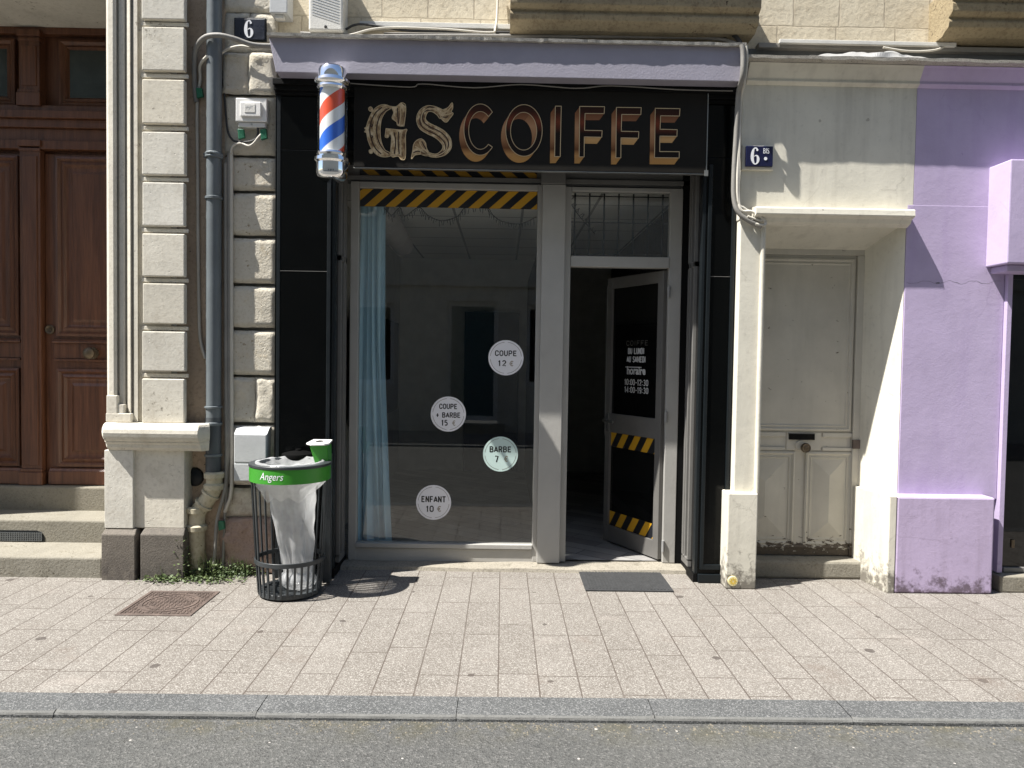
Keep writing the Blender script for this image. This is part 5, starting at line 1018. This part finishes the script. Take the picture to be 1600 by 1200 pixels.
bx('plinth', 'purple_low', PS, xq+.0505, XX(1553, 850, -.24), -.24, .4, 0, zpp, .012); 
a, b, c, d = RC(1578, 250, 1760, 413, -.33); bx('sign_box', 'purple', PS, a-.006, b, -.33, YC+.002, c, d, .008); bx('sign_box_foot', 'purple', PS, a+.03, b, -.28, YC+.004, c-.045, c-.002, .006)
bx('window_post', 'purple', PS, xu+.001, XX(1577, 600, -.15), -.15, .1, .12, ZZ(1580, 421, YC)); bx('window_pane', 'darkglass', PS, XX(1577, 600, -.1), 6.4, -.09, -.06, .14, ZZ(1580, 421, YC))
bx('window_head', 'charcoal', PS, XX(1577, 600, -.1), 6.4, -.1, .0, ZZ(1580, 436, YC), ZZ(1580, 422, YC)); bx('window_rail', 'alu_dark', PS, XX(1577, 600, -.1), 6.4, -.115, -.05, .115, .145); bx('sill', 'step', PS, xu-.01, 6.4, -.2, .1, 0, .11, .01)
bx('latch', 'brass', PS, XX(1574, 849, -.1)+.03, XX(1579, 849, -.1)+.03, -.1, -.085, ZZ(1576, 856, -.1), ZZ(1576, 843, -.1))
# ledge sheet over both
rlg = MB(); vs = []; N = 140; xa, xb = XX(1168, 88, -.25), 6.5
for i in range(N+1):
    x = xa+(xb-xa)*i/N; e = -.257+.005*noise.noise(Vector((x*1.7, 4, 3)))+.003*max(0, noise.noise(Vector((x*19, 1, 3)))); zz_ = za+.022+.006*noise.noise(Vector((x*6, 2, 1)))
    vs += [(x, YR, za+.075), (x, e, zz_), (x, e+.002, zz_-.018-.006*noise.noise(Vector((x*18, 5, 1)))), (x, -.16, za+.001)]
rlg.add(vs, [(4*i+k, 4*i+k+1, 4*i+k+5, 4*i+k+4) for i in range(N) for k in range(3)]); tag(rlg.build('roof_flashing', 'zinc'), 'long weathered metal flashing over the cream and lilac fronts', 'flashing')
tag(MB().box(XX(1172, 80, .0), 6.4, YR-.02, YR+.01, za+.02, ZZ(1400, 77, .0)).build('lead_strip', 'cable_dark' if False else 'leadgrey'), 'dull grey lead strip behind the ledge over the cream front', 'flashing')
cf = MB(); vs = []; N = 70; xa, xb = XX(1262, 88, -.2), XX(1502, 92, -.2)
for i in range(N+1):
    x = xa+(xb-xa)*i/N; t = i/N; hgt = (.075*math.sin(math.pi*min(1, t*1.25))**.6)*(.7+.6*abs(noise.noise(Vector((x*7, 1, 9)))))+.004
    vs += [(x, -.235+.02*noise.noise(Vector((x*9, 3, 1))), za+.028), (x, -.20+.05*noise.noise(Vector((x*6, 8, 1))), za+.03+hgt*.55), (x, -.14+.04*noise.noise(Vector((x*8, 5, 5))), za+.034+hgt)]
cf.add(vs, [(3*i+k, 3*i+k+1, 3*i+k+4, 3*i+k+3) for i in range(N) for k in range(2)]); tag(cf.build('loose_flashing', 'steel_dull', solid=.004), 'crumpled pale flashing sheet lifting off the ledge above the cream front', 'flashing')
# trunking and cables under the balconies
tk = MB(); za_, zb4 = ZZ(850, 47, .0), ZZ(850, 39, .0); tk.box(XX(562, 38, .0), XX(1128, 48, .0), -.005, YR+.005, za_, zb4); tag(tk.build('cable_trunking', 'offwhite', bevel=.003), 'cream cable trunking along the stone wall above the lilac cornice', 'trunking')
tk = MB(); z_ = ZZ(1400, 75, .0); tk.box(XX(1185, 70, .0), 6.4, -.005, YR+.005, z_-.016, z_+.016); tag(tk.build('cable_trunking', 'cable', bevel=.003), 'grey trunking along the stone wall above the cream and lilac fronts', 'trunking')
tk = MB(); tk.box(XX(1218, 70, -.03), XX(1494, 75, -.03), -.035, -.008, z_+.004, z_+.03); tag(tk.build('cable_trunking', 'offwhite', bevel=.003), 'short white trunking fixed over the grey trunking above the cream front', 'trunking')
run('cable', 'dark cable sagging below the trunking over the lilac cornice', [(540, 46, -.02), (560, 38, -.03), (600, 42, -.03), (640, 48, -.03), (760, 50, -.02), (900, 52, -.02), (1050, 52, -.02), (1120, 55, -.03), (1140, 66, -.06)], .008, 'cable_dark')
run('cable', 'pale cable rising from the lilac cornice to the trunking', [(455, 56, -.1), (500, 60, -.12), (545, 55, -.1), (580, 46, -.06), (620, 43, -.04), (700, 46, -.03), (765, 51, -.03), (774, 44, -.01), (777, 20, .02), (778, -20, .03)], .0075, 'cable_pale')
run('cable', 'thin black wire strung under the lilac cornice over the sign board', [(545, 130, -.13), (640, 136, -.12), (660, 131, -.12), (740, 137, -.12), (815, 132, -.12), (900, 138, -.12), (955, 134, -.12), (1060, 140, -.12), (1145, 142, -.12)], .004, 'cable')
run('cable', 'grey cable lying along the foot of the stone wall over the sign', [(470, 52, -.06), (560, 56, -.06), (700, 56, -.03), (900, 57, -.03), (1100, 59, -.03), (1150, 68, -.1)], .012, 'cable')
run('cable', 'thin brown cable along the wall over the sign', [(600, 52, -.01), (800, 54, -.0), (1000, 55, -.0), (1110, 57, -.01)], .007, 'cable')
run('cable', 'dark cable dropping from the trunking end towards the cream front', [(1126, 46, -.02), (1140, 50, -.04), (1155, 64, -.12), (1160, 80, -.2)], .014, 'cable_dark')
run('cable', 'pale wire hanging from the corner balcony to the trunking', [(1466, 25, .0), (1473, 45, .02), (1484, 58, .02), (1482, 68, -.0), (1462, 78, -.05), (1420, 80, -.06), (1380, 74, -.04)], .007, 'cable_pale')
run('cable', 'grey painted cable bundle down the edge of the black front', [(1159, 70, -.27), (1161, 84, -.27), (1160, 120, -.26), (1154, 145, -.18), (1151, 200, -.16), (1147, 270, -.15), (1147, 310, -.15), (1154, 332, -.16), (1172, 346, -.17), (1190, 354, -.17)], .017, 'cable')
run('cable', 'cream cable beside the grey bundle at the edge of the black front', [(1166, 72, -.27), (1167, 95, -.26), (1163, 130, -.22), (1157, 160, -.16), (1155, 240, -.16), (1154, 300, -.16), (1158, 328, -.17), (1176, 331, -.18), (1194, 344, -.18), (1194, 352, -.18), (1180, 350, -.18)], .010, 'cable_pale')
run('cable', 'thin cream cable looping over the pilaster top', [(1161, 110, -.25), (1158, 150, -.165), (1152, 300, -.165), (1164, 326, -.17), (1184, 334, -.18), (1190, 345, -.18), (1168, 338, -.18)], .008, 'cable_pale')
q = P(1145, 908, -.197); t = thing('round_badge', 'small round yellow badge stuck at the foot of the cream plinth', 'badge', tuple(q)); MB().lathe([(0, .004), (.031, .004), (.033, 0), (.033, -.01)], q, 24, axis=Vector((0, -1, 0))).build('rim', 'badge_pale', t)
f = MB()
for k in range(8):
    a0 = R(45*k); f.add([(q.x+.005*math.cos(a0), q.y-.0055, q.z+.005*math.sin(a0)), (q.x+.016*math.cos(a0-.33), q.y-.0055, q.z+.016*math.sin(a0-.33)), (q.x+.027*math.cos(a0), q.y-.0055, q.z+.027*math.sin(a0)), (q.x+.016*math.cos(a0+.33), q.y-.0055, q.z+.016*math.sin(a0+.33))], [(0, 1, 2, 3)])
f.build('petal_pattern', 'badge', t)

# ================================================================== HOUSE ACROSS THE STREET (seen mirrored in the glass)
O = thing('opposite_house', 'pale house across the street mirrored in the shop window', 'house', (0, -9.4, 0)); YO = -9.2
ops = [(-1.15, -.1, .25, 2.65), (.45, 1.35, .95, 2.6), (-3.2, -2.2, .95, 2.6), (2.4, 3.4, .95, 2.6)]
cur = -14.0; ow = MB()
for x0, x1, z0, z1_ in sorted(ops):
    ow.box(cur, x0, YO-.4, YO, 0, 2.8); ow.box(x0, x1, YO-.4, YO, 0, z0) if z0 > .3 else None; ow.box(x0, x1, YO-.4, YO, z1_, 2.8); cur = x1
ow.box(cur, 14, YO-.4, YO, 0, 2.8); ow.box(-14, 14, YO-.4, YO+.0, 2.8, 10.5); ow.box(-14, 14, YO-.3, YO+.06, 2.95, 3.1); ow.build('wall', 'opp', O)
for i, (x0, x1, z0, z1_) in enumerate(ops):
    m_ = MB(); m_.box(x0, x0+.09, YO-.2, YO-.12, z0, z1_); m_.box(x1-.09, x1, YO-.2, YO-.12, z0, z1_); m_.box(x0+.09, x1-.09, YO-.2, YO-.12, z1_-.09, z1_); m_.box(x0+.09, x1-.09, YO-.2, YO-.12, z0, z0+.09); f_ = m_.build('window' if i else 'door', 'opp_trim', O)
    MB().box(x0+.09, x1-.09, YO-.19, YO-.16, z0+.09, z1_-.09).build('pane' if i else 'panel', 'opp_door' if i == 0 else 'darkglass', f_)
bx('step', 'step', O, -1.3, .05, YO, YO+.35, 0, .2)
